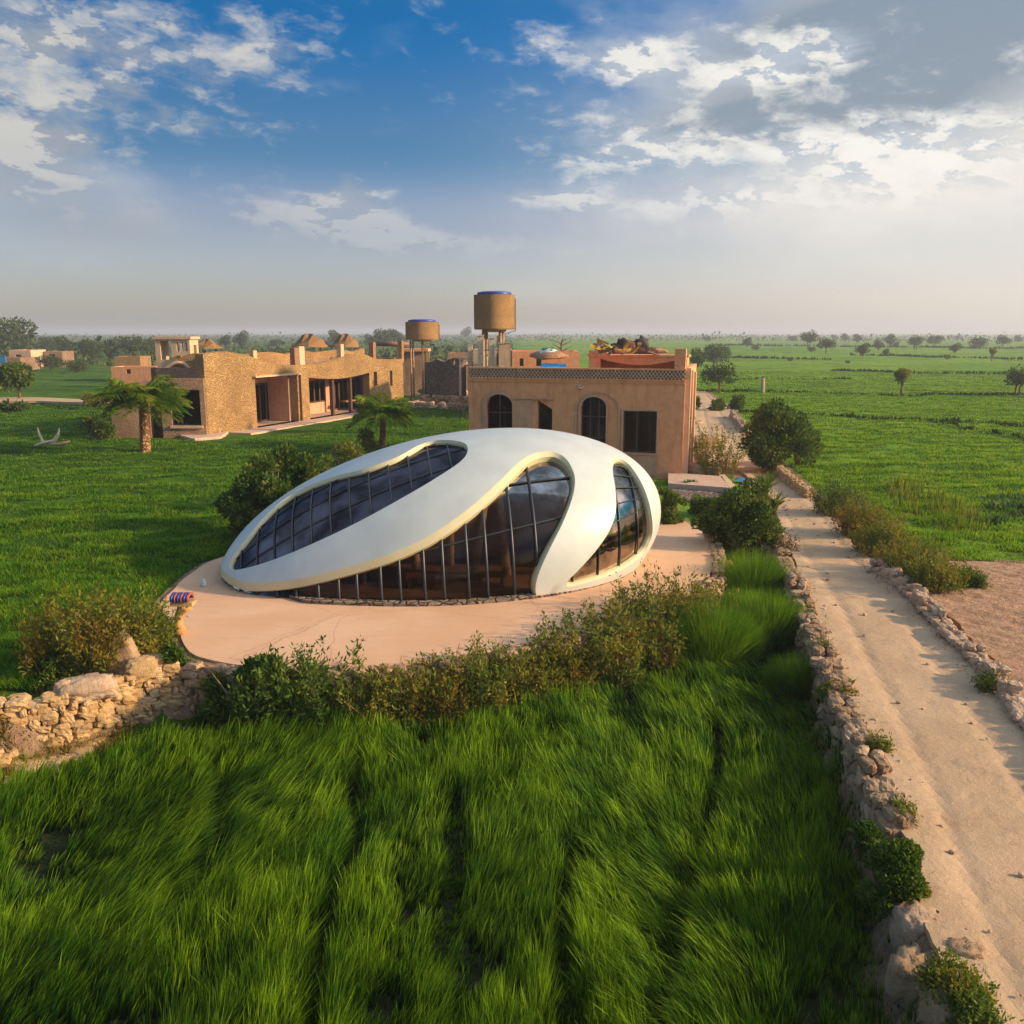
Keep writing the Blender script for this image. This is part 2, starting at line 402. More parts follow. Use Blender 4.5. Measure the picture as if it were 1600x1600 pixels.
PR = A2([(1960, 1660), (1760, 1380), (1690, 1270), (1640, 1195), (1600, 1140), (1550, 1080), (1500, 1015), (1440, 945), (1390, 895), (1345, 865), (1300, 815), (1262, 775), (1225, 740), (1195, 712), (1165, 680), (1148, 655), (1140, 640), (1125, 630), (1102, 612)])
PLc = catmull(PL, 8); PRc = catmull(PR, 8)
PATH = [tuple(p) for p in PLc] + [tuple(p) for p in PRc[::-1]]
EDGE = A2([(-420, 1120), (0, 1096), (100, 1082), (200, 1054), (290, 1040), (420, 1052), (550, 1052), (700, 1038), (800, 1018), (900, 996), (1000, 966), (1090, 930), (1122, 900), (1120, 868), (1104, 836), (1085, 815), (1150, 785), (1203, 808), (1225, 870), (1258, 950), (1298, 1050), (1340, 1150), (1383, 1245), (1420, 1350), (1440, 1450), (1480, 1600), (1525, 1700)])
LOW = EDGE + [(3.2, 3.), (-25., 3.), (-25, 17)]
SOIL = A2([(1440, 893), (1490, 880), (1600, 884), (2000, 893), (2700, 1500), (1880, 1480), (1700, 1250), (1640, 1150), (1600, 1100), (1545, 1035), (1490, 975), (1450, 930)])
LOWZ = -1.1
def low_w(X, Y):
    return 1 - sstep(sdf(X, Y, LOW), -.45 - 1.5 * sstep(-X, 10.1, 11.2), -.05)
YARD = [(-2.5, 50), (-30, 66), (-36, 76), (-16, 106), (-9, 112), (10, 75), (12, 49)]
def zg(X, Y):
    X = np.asarray(X, float); Y = np.asarray(Y, float)
    lw = low_w(X, Y)
    d = np.minimum(np.minimum(sdf(X, Y, PLAZA), sdf(X, Y, PATH)), sdf(X, Y, SOIL))
    m = sstep(d, .3, 3.) * (1 - lw) * (1 - .8 * (sdf(X, Y, YARD) < 0))
    und = (fbm(X * .22, Y * .35, 1) - .5) * .5 + (fbm(X * .8, Y * 1.3, 5, 2) - .5) * .26
    far = sstep(np.hypot(X, Y), 60, 260)
    und = und + far * (fbm(X * .02, Y * .05, 9) - .5) * 1.6
    rowf = sstep(Y, 30, 40) * .07 * np.sin((Y + 2 * fbm(X * .1, Y * .1, 3)) * 2.2)
    und = und + rowf
    return m * und + lw * (LOWZ + (fbm(X * .5, Y * .5, 4) - .5) * .3)
def zg1(x, y): return float(zg(np.array([x]), np.array([y]))[0])

# ------------------------------------------------------------------ ground sheet to the horizon
def grow(a, s0, k, lim):
    o = [a]; s = s0
    while o[-1] < lim: o.append(o[-1] + s); s *= k
    return o
xs = sorted(set([-v for v in grow(30, .4, 1.05, 6000)] + list(np.arange(-30, 26, .3)) + grow(26, .4, 1.05, 6000)))
ys = list(np.arange(-6, 60, .3)) + grow(60, .32, 1.012, 9000)
GX, GY = np.meshgrid(xs, ys); GZ = zg(GX, GY)
nx = len(xs); ny = len(ys)
ii, jj = np.meshgrid(np.arange(ny - 1), np.arange(nx - 1), indexing='ij'); q = (ii * nx + jj).ravel()
dp = np.minimum(sdf(GX, GY, PATH), sdf(GX, GY, SOIL))
soil = (1 - sstep(dp, .1, 1.4))
soil = np.maximum(soil, .9 * (1 - sstep(np.minimum(sdf(GX, GY, PLAZA), 9), .0, .5)) * (GZ > -.3))
lwm = low_w(GX, GY); soil = np.maximum(soil, (lwm > .01) * (lwm < .99) * 1.)
# bare yard round the village behind
yardm = (1 - sstep(sdf(GX, GY, [(-9, 104), (-12, 160), (0, 150), (7, 76), (3, 62), (-2, 78)]), -2, 2)); soil = np.maximum(soil, yardm * .9)
def f_ground(t, bs):
    v = coords(t, 'World'); a = t.n.new('ShaderNodeAttribute'); a.attribute_name = 'soil'
    b1 = t.noise(t.scale3(v, (.012, .035, 1)), 1., 6, .6); n = t.noise(t.scale3(v, (.5, .9, 1)), 1., 6, .65); g = t.noise(v, 5, 6, .7)
    far = t.noise(t.scale3(v, (.05, .22, 1)), 1., 5, .65)
    gr = t.mix(t.smooth(b1, .35, .65), (.11, .25, .010), (.20, .35, .018))
    gr = t.mix(t.smooth(n, .4, .7, 0, .7), gr, (.030, .070, .010)); gr = t.mix(t.smooth(g, .45, .7, 0, .6), gr, (.19, .25, .025))
    gr = t.mix(t.smooth(far, .54, .66, 0, .7), gr, (.022, .055, .012))
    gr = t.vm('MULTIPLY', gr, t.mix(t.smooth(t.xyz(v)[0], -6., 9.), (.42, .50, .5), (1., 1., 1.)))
    so = t.mix(t.smooth(g, .35, .65), (.24, .14, .085), (.36, .235, .15)); so = t.mix(t.smooth(n, .5, .7, 0, .5), so, (.12, .09, .03))
    k = t.smooth(t.add(a.outputs['Fac'], t.mul(t.m('SUBTRACT', g, .5), .9)), .4, .6)
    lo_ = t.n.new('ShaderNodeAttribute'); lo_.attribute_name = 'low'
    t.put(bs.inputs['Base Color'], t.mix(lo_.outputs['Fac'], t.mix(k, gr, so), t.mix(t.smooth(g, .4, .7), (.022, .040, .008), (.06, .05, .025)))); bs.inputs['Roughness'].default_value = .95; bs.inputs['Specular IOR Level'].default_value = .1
    bump(t, bs, t.add(t.mul(n, 1.), t.mul(g, .5)), 1., .35)
M['ground'] = mat('ground', f_ground)
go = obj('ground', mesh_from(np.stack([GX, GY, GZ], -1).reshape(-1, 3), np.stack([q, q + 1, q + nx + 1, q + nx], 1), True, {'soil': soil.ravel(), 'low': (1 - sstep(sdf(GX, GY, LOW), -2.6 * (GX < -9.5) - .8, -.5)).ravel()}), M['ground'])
tag(go, kind='structure')

def clip_tris(V, Tr, g):
    """keep the part of the triangles where g > 0; returns verts (as index pairs + weight), tris, boundary edges"""
    pos = g > 0; cnt = pos[Tr].sum(1); keep = [tuple(t_) for t_ in Tr[cnt == 3]]; cache = {}; A = []; B = []; Wt = []; bd = []
    n0 = len(V)
    def cut(i, j):
        k_ = (i, j) if i < j else (j, i)
        if k_ not in cache:
            cache[k_] = n0 + len(A); w_ = g[k_[0]] / (g[k_[0]] - g[k_[1]]); A.append(k_[0]); B.append(k_[1]); Wt.append(w_)
        return cache[k_]
    for t_ in Tr[(cnt == 1) | (cnt == 2)]:
        p = [pos[i] for i in t_]
        if sum(p) == 1:
            i = p.index(True); a, b, c = t_[i], t_[(i + 1) % 3], t_[(i + 2) % 3]
            ab, ac = cut(a, b), cut(a, c); keep.append((a, ab, ac)); bd.append((ab, ac))
        else:
            i = p.index(False); a, b, c = t_[i], t_[(i + 1) % 3], t_[(i + 2) % 3]
            ab, ac = cut(a, b), cut(a, c); keep.append((ab, b, c)); keep.append((ab, c, ac)); bd.append((ac, ab))
    return np.array(A, int), np.array(B, int), np.array(Wt), np.array(keep, int).reshape(-1, 3), np.array(bd, int).reshape(-1, 2)
def compact(V, fs):
    used = np.unique(np.concatenate([f.ravel() for f in fs if len(f)])); mp = np.full(len(V), -1); mp[used] = np.arange(len(used))
    return V[used], [mp[f] for f in fs if len(f)]
def sheet(name, poly, z, res, mt, hf=None, edge=.0, attrs=None):
    P = np.array(poly); x0, y0 = P.min(0) - res; x1, y1 = P.max(0) + res
    X, Y = np.meshgrid(np.arange(x0, x1 + res, res), np.arange(y0, y1 + res, res)); n_ = X.shape[1]
    g = -sdf(X, Y, poly)
    if edge: g = g + (fbm(X * 1.3, Y * 1.3, 8) - .5) * edge
    i, j = np.meshgrid(np.arange(X.shape[0] - 1), np.arange(n_ - 1), indexing='ij'); q_ = (i * n_ + j).ravel()
    Tr = np.concatenate([np.stack([q_, q_ + 1, q_ + n_ + 1], 1), np.stack([q_, q_ + n_ + 1, q_ + n_], 1)])
    Z = np.full(X.shape, float(z)) + (hf(X, Y) if hf else 0)
    V = np.stack([X, Y, Z], -1).reshape(-1, 3)
    A, B, Wt, K, bd = clip_tris(V, Tr, g.ravel())
    if len(A): V = np.concatenate([V, V[A] * (1 - Wt[:, None]) + V[B] * Wt[:, None]])
    # skirt so that the sheet has an edge
    nb = len(V); lowv = V[bd.ravel()] - (0, 0, .25); V2 = np.concatenate([V, lowv]); sk = np.stack([bd[:, 0], bd[:, 1], nb + np.arange(len(bd)) * 2 + 1, nb + np.arange(len(bd)) * 2], 1)
    V2, fs = compact(V2, [K, sk])
    return obj(name, mesh_from(V2, fs, False), mt)
def f_path(t, bs):
    v = coords(t, 'World'); n = t.noise(v, .45, 6, .6, .6); g = t.noise(v, 9, 8, .75); f_ = t.noise(v, 60, 3, .7)
    b = t.mix(t.smooth(n, .35, .65), (.52, .35, .215), (.45, .295, .175)); b = t.mix(t.smooth(g, .35, .75, 0, .35), b, (.58, .42, .28))
    pr = t.vor(t.vm('ADD', v, t.vm('MULTIPLY', t.comb(g, g, g), (.1, .1, 0))), 7., 'F1'); b = t.mix(t.smooth(pr, .05, .13, .5, 0), b, (.62, .5, .38))
    b = t.mix(t.smooth(t.noise(v, 1.9, 6, .7), .58, .7, 0, .55), b, (.30, .17, .10))
    t.put(bs.inputs['Base Color'], b); bs.inputs['Roughness'].default_value = .95; bs.inputs['Specular IOR Level'].default_value = .1
    bump(t, bs, t.add(t.add(t.mul(n, 1.5), g), t.mul(f_, .2)), .6, .05)
M['path'] = mat('dirt_path', f_path)
PCx = (PLc[:, 0] + PRc[:, 0]) / 2; PCy = (PLc[:, 1] + PRc[:, 1]) / 2
def path_h(X, Y):
    d = -sdf(X, Y, PATH); dc = np.abs(seg_dist(X, Y, list(zip(PCx, PCy)), False) - .72 - .1 * fbm(X * .7, Y * .7, 5)); return -.03 * np.exp(-(dc / .16) ** 2) - .03 * sstep(d, .0, .9) + (fbm(X * 1.1, Y * 1.1, 2) - .5) * .05 + (fbm(X * 4, Y * 4, 6, 2) - .5) * .02
po = sheet('path', PATH, .085, .16, M['path'], path_h, .35); tag(po, kind='structure')
def f_plaza(t, bs):
    v = coords(t, 'World'); n = t.noise(v, .35, 7, .6, .4); g = t.noise(v, 8, 8, .7)
    sc1 = t.noise(t.scale3(t.vm('ADD', v, t.vm('MULTIPLY', t.comb(n, n, n), (1.5, 1.5, 0))), (.5, 4, 1)), 1., 6, .6)
    b = t.mix(t.smooth(n, .35, .65), (.62, .355, .205), (.68, .42, .26)); b = t.mix(t.smooth(sc1, .5, .66, 0, .3), b, (.50, .32, .22))
    b = t.mix(t.smooth(g, .45, .75, 0, .25), b, (.45, .33, .25))
    cr1 = t.vor(t.vm('ADD', v, t.vm('MULTIPLY', t.comb(n, g, 0.), (1.5, .5, 0))), .28, 'DISTANCE_TO_EDGE'); b = t.mix(t.smooth(cr1, .0, .006, .5, 0), b, (.28, .18, .12))
    t.put(bs.inputs['Base Color'], b); bs.inputs['Roughness'].default_value = .8; bs.inputs['Specular IOR Level'].default_value = .25
    bump(t, bs, t.add(sc1, t.mul(g, .3)), .5, .02)
M['plaza'] = mat('plaza_screed', f_plaza)
pz = sheet('plaza_paving', PLAZA, .06, .3, M['plaza'], None, .1); tag(pz, kind='structure')
def f_soil(t, bs):
    v = coords(t, 'World'); g = t.noise(v, 6, 8, .7); n = t.noise(v, .8, 5, .6)
    b = t.mix(t.smooth(g, .35, .65), (.34, .19, .11), (.50, .31, .20)); b = t.mix(t.smooth(n, .4, .7, 0, .4), b, (.30, .17, .10))
    t.put(bs.inputs['Base Color'], b); bs.inputs['Roughness'].default_value = .95; bs.inputs['Specular IOR Level'].default_value = .1; bump(t, bs, g, 1., .12)
M['soil'] = mat('ploughed_soil', f_soil)
def soil_h(X, Y):
    w_ = 1.6 * fbm(X * .35, Y * .35, 3); u_ = X * .75 + Y * .66 + w_
    return .03 * np.sin(u_ * 9) * fbm(X * .9, Y * .9, 12) + (fbm(X * 2.5, Y * 2.5, 5) - .5) * .08
so = sheet('soil_field', SOIL, .09, .11, M['soil'], soil_h, .5); tag(so, kind='structure')
# narrow track across the far left field
tr = A2([(-60, 626), (60, 626), (180, 632), (300, 640), (300, 648), (180, 637), (60, 632), (-60, 633)])
fo = sheet('track', tr, .42, .5, M['path'], None, .1); tag(fo, kind='structure')

# ------------------------------------------------------------------ grass
def blades(X, Y, Z, L, wd, ang, lean, seg=3, yaw=None):
    n = len(X); yaw = rng.uniform(0, np.pi, n) if yaw is None else yaw
    s = np.linspace(0, 1, seg + 1); s2 = s ** 1.7
    hor = np.outer(L * lean, s2); up = np.outer(L, s) * np.sqrt(np.maximum(.15, 1 - np.outer(lean ** 2, s * .9)))
    cx = X[:, None] + hor * np.cos(ang)[:, None]; cy_ = Y[:, None] + hor * np.sin(ang)[:, None]; cz = Z[:, None] + up
    ww = np.outer(wd, (1 - s ** 2.2) * .9 + .1) * .5
    ox = np.cos(yaw)[:, None] * ww; oy = np.sin(yaw)[:, None] * ww
    V = np.empty((n, seg + 1, 2, 3)); V[:, :, 0, 0] = cx - ox; V[:, :, 0, 1] = cy_ - oy; V[:, :, 1, 0] = cx + ox; V[:, :, 1, 1] = cy_ + oy; V[:, :, :, 2] = cz[:, :, None]
    b = np.arange(n)[:, None] * (2 * (seg + 1)) + np.arange(seg)[None, :] * 2
    q_ = np.stack([b, b + 1, b + 3, b + 2], -1).reshape(-1, 4)
    h = np.broadcast_to(s[None, :, None], (n, seg + 1, 2)).ravel()
    return V.reshape(-1, 3), q_, h
def scatter(n, x0, x1, y0, y1, p=1.3):
    u_ = rng.random(n); Y = (y0 ** (1 - p) + u_ * (y1 ** (1 - p) - y0 ** (1 - p))) ** (1 / (1 - p)) if p != 1 else y0 * (y1 / y0) ** u_
    X = (rng.random(n) * (x1 - x0) + x0) * Y
    return X, Y
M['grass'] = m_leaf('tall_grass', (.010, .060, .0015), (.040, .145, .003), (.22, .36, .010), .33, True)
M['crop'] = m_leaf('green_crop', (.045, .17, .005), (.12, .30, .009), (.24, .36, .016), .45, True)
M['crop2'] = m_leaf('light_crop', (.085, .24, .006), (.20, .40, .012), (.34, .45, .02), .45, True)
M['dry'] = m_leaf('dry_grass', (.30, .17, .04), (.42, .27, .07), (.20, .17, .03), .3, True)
M['weed'] = m_leaf('weed_and_bund_shade', (.022, .050, .008), (.045, .085, .012), None, .25, True)  # weeds, and the bund strips that stand in for shade
MND = A2([(1040, 1050), (1110, 960), (1130, 880), (1220, 860), (1275, 1000), (1262, 1075), (1150, 1060)], LOWZ)
TX, TY = scatter(21000, -.68, .62, 5.8, 29, .75)          # tuft centres
tg = fbm(TX * .55 + 2 * fbm(TX * .2, TY * .2, 31), TY * .22, 21, 3); kt = (rng.random(len(TX)) < .05 + .95 * sstep(tg, .32, .45)) & (sdf(TX, TY, LOW) < -.2); TX, TY, tg = TX[kt], TY[kt], tg[kt]
nt = len(TX); tD = np.hypot(TX, TY)
th_ = (.34 + .40 * sstep(tg, .3, .6)) * rng.uniform(.62, 1.25, nt)
lx_ = np.interp(TX / TY, [-.65, -.35, -.2, -.05, .1, .3, .45], [.30, .55, .25, .0, -.32, -.42, -.15]) * np.interp(TY, [8, 12, 16, 24], [.25, .7, 1, 1]) + (fbm(TX * .45, TY * .35, 40, 2) - .5) * 1.1 + rng.normal(0, .13, nt)
ly_ = .16 + (fbm(TX * .45, TY * .35, 50, 2) - .5) * .7 + rng.normal(0, .13, nt)
per = 20; ti = np.repeat(np.arange(nt), per); n = len(ti); ra = rng.uniform(0, 2 * np.pi, n); rr_ = np.sqrt(rng.random(n)) * rng.uniform(.06, .17, nt)[ti] * (tD[ti] / 13) ** .5
X = TX[ti] + rr_ * np.cos(ra); Y = TY[ti] + rr_ * np.sin(ra); ds = sdf(X, Y, LOW); k = ds < -.22; ti, X, Y, ds, ra, rr_ = [a[k] for a in (ti, X, Y, ds, ra, rr_)]; n = len(X); D = tD[ti]
leanx = lx_[ti] + np.cos(ra) * rr_ * .9 + rng.normal(0, .07, n); leany = ly_[ti] + np.sin(ra) * rr_ * .9 + rng.normal(0, .07, n)
L = th_[ti] * rng.uniform(.6, 1.12, n) * (1.15 - rr_ * .9) * (.55 + .45 * sstep(-ds, .3, 1.6)) * (1 - (.85 * (1 - sstep(-ds, 1.2 + (X < -9.8) * .9, 2.8))) * sstep(-X, 5.6, 7.2) * (Y > 14))
L = L * np.where(sdf(X, Y, MND) < 0, .4, 1.)
for ln in ([(1128, 1130), (1122, 1220), (1098, 1330), (1075, 1450), (1050, 1640)], [(556, 1170), (545, 1300), (500, 1450), (470, 1640)], [(330, 1180), (318, 1290), (262, 1420)], [(700, 1230), (715, 1300), (690, 1420), (672, 1500)], [(905, 1320), (880, 1440), (890, 1620)]):
    dl = seg_dist(X, Y, A2(ln, LOWZ + .5), False) + (fbm(X * 1.2, Y * 1.2, 66) - .5) * .3; L = L * (1 - .8 * np.exp(-(dl / .16) ** 2))
ang = np.arctan2(leany, leanx); lean = np.hypot(leanx, leany)
Vb, Qb, Hb = blades(X, Y, zg(X, Y) - .03, L, .017 * np.maximum(.7, D / 13) * rng.uniform(.5, 1.5, len(X)), ang, np.clip(lean, .03, .85), 3)
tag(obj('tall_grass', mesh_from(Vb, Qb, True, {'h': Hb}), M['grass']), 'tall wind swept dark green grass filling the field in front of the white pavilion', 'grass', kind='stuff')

def field(n, x0, x1, y0, y1, p, excl, name, label, mt, Lh, wk, cond=None):
    X, Y = scatter(n, x0, x1, y0, y1, p)
    k = np.ones(len(X), bool)
    for poly, mg in excl: k &= sdf(X, Y, poly) > mg
    if cond is not None: k &= cond(X, Y)
    X, Y = X[k], Y[k]; D = np.hypot(X, Y); c = fbm(X * .9, Y * 1.2, 61, 3)
    k = rng.random(len(X)) < sstep(c, .25, .5) * .8 + .2; X, Y, D, c = X[k], Y[k], D[k], c[k]
    L = Lh * (.5 + c) * rng.uniform(.6, 1.3, len(X)); a = rng.uniform(0, 6.28, len(X))
    V_, Q_, H_ = blades(X, Y, zg(X, Y) - .03, L, wk * D / 30 * rng.uniform(.6, 1.4, len(X)), a, rng.uniform(.2, .8, len(X)), 2)
    return tag(obj(name, mesh_from(V_, Q_, True, {'h': H_}), mt), label, 'grass' if 'grass' in name else 'crop', kind='stuff')
LB_FOOT = [(-29, 66.5), (-21.5, 66.5), (-17, 70), (-10.5, 101), (-18, 106), (-36, 76)]
RB_FOOT = [(-3, 51.8), (9.8, 48.4), (14, 62), (2, 66)]
TERR = A2([(1030, 735), (1170, 735), (1215, 815), (1110, 840), (1040, 800)])
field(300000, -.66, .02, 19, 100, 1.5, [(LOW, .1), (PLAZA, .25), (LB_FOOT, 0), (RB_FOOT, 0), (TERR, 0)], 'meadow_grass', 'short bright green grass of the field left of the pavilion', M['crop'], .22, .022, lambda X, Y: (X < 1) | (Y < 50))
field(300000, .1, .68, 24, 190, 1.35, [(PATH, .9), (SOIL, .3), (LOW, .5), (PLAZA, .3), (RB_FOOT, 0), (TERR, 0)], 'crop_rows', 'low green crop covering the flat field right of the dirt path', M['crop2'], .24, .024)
# dark blade strips stand in for the shade of bunds dividing the far fields
VV = []; QQ = []; HH = []; nb = 0
for (px0, py0, px1, py1, hh, den) in [(1070, 612, 1600, 618, .5, 22), (1160, 646, 1640, 668, .5, 30), (1100, 560, 1300, 563, .9, 10), (1300, 580, 1600, 586, .7, 14), (1070, 590, 1330, 592, .5, 10), (1330, 556, 1600, 560, 1., 8), (1100, 540, 1600, 544, 1.6, 5),
                                      (1420, 655, 1620, 690, .45, 20), (0, 636, 176, 641, .35, 14), (0, 655, 120, 655, .2, 10), (700, 652, 735, 652, .3, 10)]:
    a = at(px0, py0); b = at(px1, py1); n = int(np.linalg.norm(b - a) * den * 1.2)
    t_ = rng.random(n); X = a[0] + (b[0] - a[0]) * t_; Y = a[1] + (b[1] - a[1]) * t_ + rng.normal(0, .35, n) + 1.6 * (fbm(X * .06, X * 0, 77) - .5) * 4
    kk = rng.random(n) < .35 + .65 * sstep(fbm(X * .12, Y * 0, 71), .4, .55); X = X[kk]; Y = Y[kk]; n = len(X); D = np.hypot(X, Y)
    V_, Q_, H_ = blades(X, Y, zg(X, Y) - .05, hh * rng.uniform(.5, 1.2, n), .0016 * D * rng.uniform(.8, 1.6, n), rng.uniform(0, 6.28, n), rng.uniform(.2, .7, n), 2)
    VV.append(V_); QQ.append(Q_ + nb); HH.append(H_); nb += len(V_)
tag(obj('bund_shade', mesh_from(np.concatenate(VV), np.concatenate(QQ), True, {'h': np.concatenate(HH)}), M['weed']), 'dark blade strips standing in for shade along the bunds that divide the far green fields', 'weeds', kind='stuff')

def tufts(name, label, cat, mt, poly_px, n, Lr, wd, z=None, lean=(.1, .6)):
    P = A2(poly_px, 0 if z is None else z); Pn = np.array(P)
    X = rng.uniform(Pn[:, 0].min(), Pn[:, 0].max(), n); Y = rng.uniform(Pn[:, 1].min(), Pn[:, 1].max(), n)
    k = inside(X, Y, P); X, Y = X[k], Y[k]; c = fbm(X * 1.6, Y * 1.6, 81, 2); k = rng.random(len(X)) < sstep(c, .3, .6) + .15; X, Y, c = X[k], Y[k], c[k]
    D = np.hypot(X, Y); Z = zg(X, Y) if z is None else np.full(len(X), float(z))
    V_, Q_, H_ = blades(X, Y, Z - .02, rng.uniform(*Lr, len(X)) * (.6 + .8 * c), wd * np.maximum(.6, D / 20) * rng.uniform(.6, 1.4, len(X)), rng.uniform(0, 6.28, len(X)), rng.uniform(*lean, len(X)), 3)
    return tag(obj(name, mesh_from(V_, Q_, True, {'h': H_}), mt), label, cat, kind='stuff')
# ------------------------------------------------------------------ the white pavilion
SC = np.array([-2.575, 31.073, .43]); YAW, TILT = .085, .227; SA, SB, SH = 8.054, 5.85, 3.933
e1 = np.array([math.cos(YAW) * math.cos(TILT), math.sin(YAW) * math.cos(TILT), math.sin(TILT)])
en = np.array([math.sin(YAW), -math.cos(YAW), 0]); eu = np.cross(e1, en); eu = eu if eu[2] > 0 else -eu
LIFT = np.array([.50, -1.50, .43])
def surf(t, ph, off=0.):
    t = np.asarray(t, float); ph = np.asarray(ph, float); rr = np.sqrt(np.maximum(0, 1 - t * t))
    P = SC + ((SA - off) * t)[..., None] * e1 + ((SB - off) * rr * np.cos(ph))[..., None] * en + ((SH - off) * rr * np.sin(ph))[..., None] * eu
    wv = np.clip((-t - .2) / .8, 0, 1) ** 2
    return P + wv[..., None] * LIFT
def nrm(t, ph):
    e = 1e-3; t = np.clip(t, -.9985, .9985); a = surf(t + e, ph) - surf(t - e, ph); b = surf(t, ph + e) - surf(t, ph - e)
    n = np.cross(a, b); n /= np.linalg.norm(n, axis=-1)[..., None] + 1e-12
    s_ = np.sign(((surf(t, ph) - SC) * n).sum(-1)); return n * np.where(s_ == 0, 1, s_)[..., None]
O_SKY = catmull([(360, 887), (366, 872), (382, 850), (418, 806), (458, 774), (515, 750), (570, 736), (620, 718), (658, 697), (690, 690), (722, 694), (729, 703), (720, 718), (690, 739), (640, 769), (560, 813), (480, 851), (420, 875), (378, 887)], 8, True)
O_MAIN = catmull([(340, 912), (350, 917), (370, 921), (410, 922), (460, 917), (520, 904), (600, 881), (660, 856), (705, 829), (750, 795), (790, 757), (815, 731), (838, 717), (865, 714), (885, 724), (896, 745), (893, 775), (878, 815), (858, 855), (842, 890), (835, 915), (837, 934), (846, 943)], 8)
O_MAIN = np.concatenate([O_MAIN, [(850, 1010), (300, 1010), (300, 905)]])
O_SIDE = catmull([(961, 722), (968, 719), (984, 730), (1002, 758), (1014, 792), (1018, 828), (1012, 850), (1000, 868), (975, 886), (935, 903), (893, 914), (890, 911), (908, 893), (935, 862), (956, 830), (965, 800), (964, 765), (960, 740)], 8, True)
CAMP = C0
def fields(t, ph):
    P = surf(t, ph); q = proj(P); fac = (nrm(t, ph) * (CAMP - P)).sum(-1) > 0; mpp = np.linalg.norm(P - CAMP, axis=-1) / F
    out = []
    for i, O in enumerate((O_SKY, O_MAIN, O_SIDE)):
        d = sdf(q[..., 0], q[..., 1], [tuple(p) for p in O]) * mpp
        d = np.where(fac, d, np.where((np.sin(ph) < 0) & (np.cos(ph) > -.5) & (t < .4) & (P[..., 2] < 1.3), -1., 1.) if i == 1 else 1.)
        out.append(d)
    # a matching skylight on the far side, and the lifted rear edge
    lx = (t + .30) / .52; ly = (ph - R(128)) / R(17); skew = ly - .35 * lx
    out.append((np.sqrt(lx ** 2 + skew ** 2) - 1) * 1.2)
    s = (t + 1) * SA
    out.append(P[..., 2] - np.interp(s, [0, 1, 3, 5], [.26, .26, .1, -.2]))
    return out, P
NT_, NP_ = 300, 520
tau = np.linspace(-.4995, .4995, NT_) * np.pi; TT, PP = np.meshgrid(np.sin(tau), np.linspace(0, 2 * np.pi, NP_ + 1)[:-1], indexing='ij')
i, j = np.meshgrid(np.arange(NT_ - 1), np.arange(NP_), indexing='ij'); i = i.ravel(); j = j.ravel(); j2 = (j + 1) % NP_
ga, gb, gc, gd = i * NP_ + j, i * NP_ + j2, (i + 1) * NP_ + j2, (i + 1) * NP_ + j
TRI = np.concatenate([np.stack([ga, gb, gc], 1), np.stack([ga, gc, gd], 1)])
(fs, P0) = fields(TT.ravel(), PP.ravel()); tf = TT.ravel(); pf = PP.ravel()
dphi = .02
fs2, Pd = fields(tf, np.where(np.cos(pf) > 0, pf - dphi, pf + dphi)); arc = np.linalg.norm(Pd - P0, axis=1) + 1e-6
fsb = []
for k_, (g0, g1) in enumerate(zip(fs, fs2)):
    dn = np.clip((g0 - g1) / arc, -1, 1); wd0 = .04 + (.09, .19, .05, .1, .1)[k_] * sstep(dn, .0, .75)
    if k_ == 4: wd0 = .25 + 0 * dn
    fsb.append((g0 - wd0, wd0))
st = np.stack([a_ for a_, _ in fsb]); wmin = np.take_along_axis(np.stack([b_ for _, b_ in fsb]), st.argmin(0)[None], 0)[0]
G = np.minimum(st.min(0), P0[:, 2] + .12); wmin = np.where(P0[:, 2] + .12 <= st.min(0), 0., wmin)
A, B, Wt, K, bd = clip_tris(P0, TRI, G)
def mixv(V): return np.concatenate([V, V[A] * (1 - Wt[:, None]) + V[B] * Wt[:, None]])
def ext(o): return mixv(surf(tf, pf, o))
Vo = ext(0.); Vi = ext(.36)
Nf = mixv(nrm(tf, pf)); wv_ = mixv(wmin[:, None])[:, 0]
pav = thing('pavilion', 'white egg shaped pavilion with large curved tinted windows standing on the pink plaza', 'pavilion', (SC[0], SC[1], 0))
off_ = np.array([SC[0], SC[1], 0])
v, f_ = compact(Vo - off_, [K]); shell = obj('shell', mesh_from(v, f_, True), M['paint'], pav)
v, f_ = compact(Vi - off_, [K[:, ::-1]]); obj('inner_shell', mesh_from(v, f_, True), m_plain('inner_paint', (.62, .52, .40), .8), pav)
# fascia and reveal of the openings: a slanted cream band, then the thickness of the shell
acc = np.zeros_like(Vo); Tn = Vo[bd[:, 1]] - Vo[bd[:, 0]]; dirn = np.cross(Tn, Nf[bd[:, 0]])
tri_c = {}
cen = np.zeros((len(bd), 3)); emap = {(int(a_), int(b_)): k_ for k_, (a_, b_) in enumerate(bd)}
for t3 in K:
    if t3[0] < len(P0) and t3[1] < len(P0) and t3[2] < len(P0): continue
    for a_, b_, c_ in ((t3[0], t3[1], t3[2]), (t3[1], t3[2], t3[0]), (t3[2], t3[0], t3[1])):
        k_ = emap.get((int(a_), int(b_)), emap.get((int(b_), int(a_))))
        if k_ is not None: cen[k_] = Vo[c_]
sgn = np.sign((dirn * (Vo[bd[:, 0]] - cen)).sum(1)); dirn *= sgn[:, None]
np.add.at(acc, bd[:, 0], dirn); np.add.at(acc, bd[:, 1], dirn)
for _ in range(6):
    a2_ = acc.copy(); nb_l = np.linalg.norm(acc, axis=1)[:, None] + 1e-9; un = acc / nb_l; a2_ = un * 1.; np.add.at(a2_, bd[:, 0], un[bd[:, 1]]); np.add.at(a2_, bd[:, 1], un[bd[:, 0]]); acc = a2_
un = acc / (np.linalg.norm(acc, axis=1)[:, None] + 1e-9)
Dv = un * wv_[:, None]
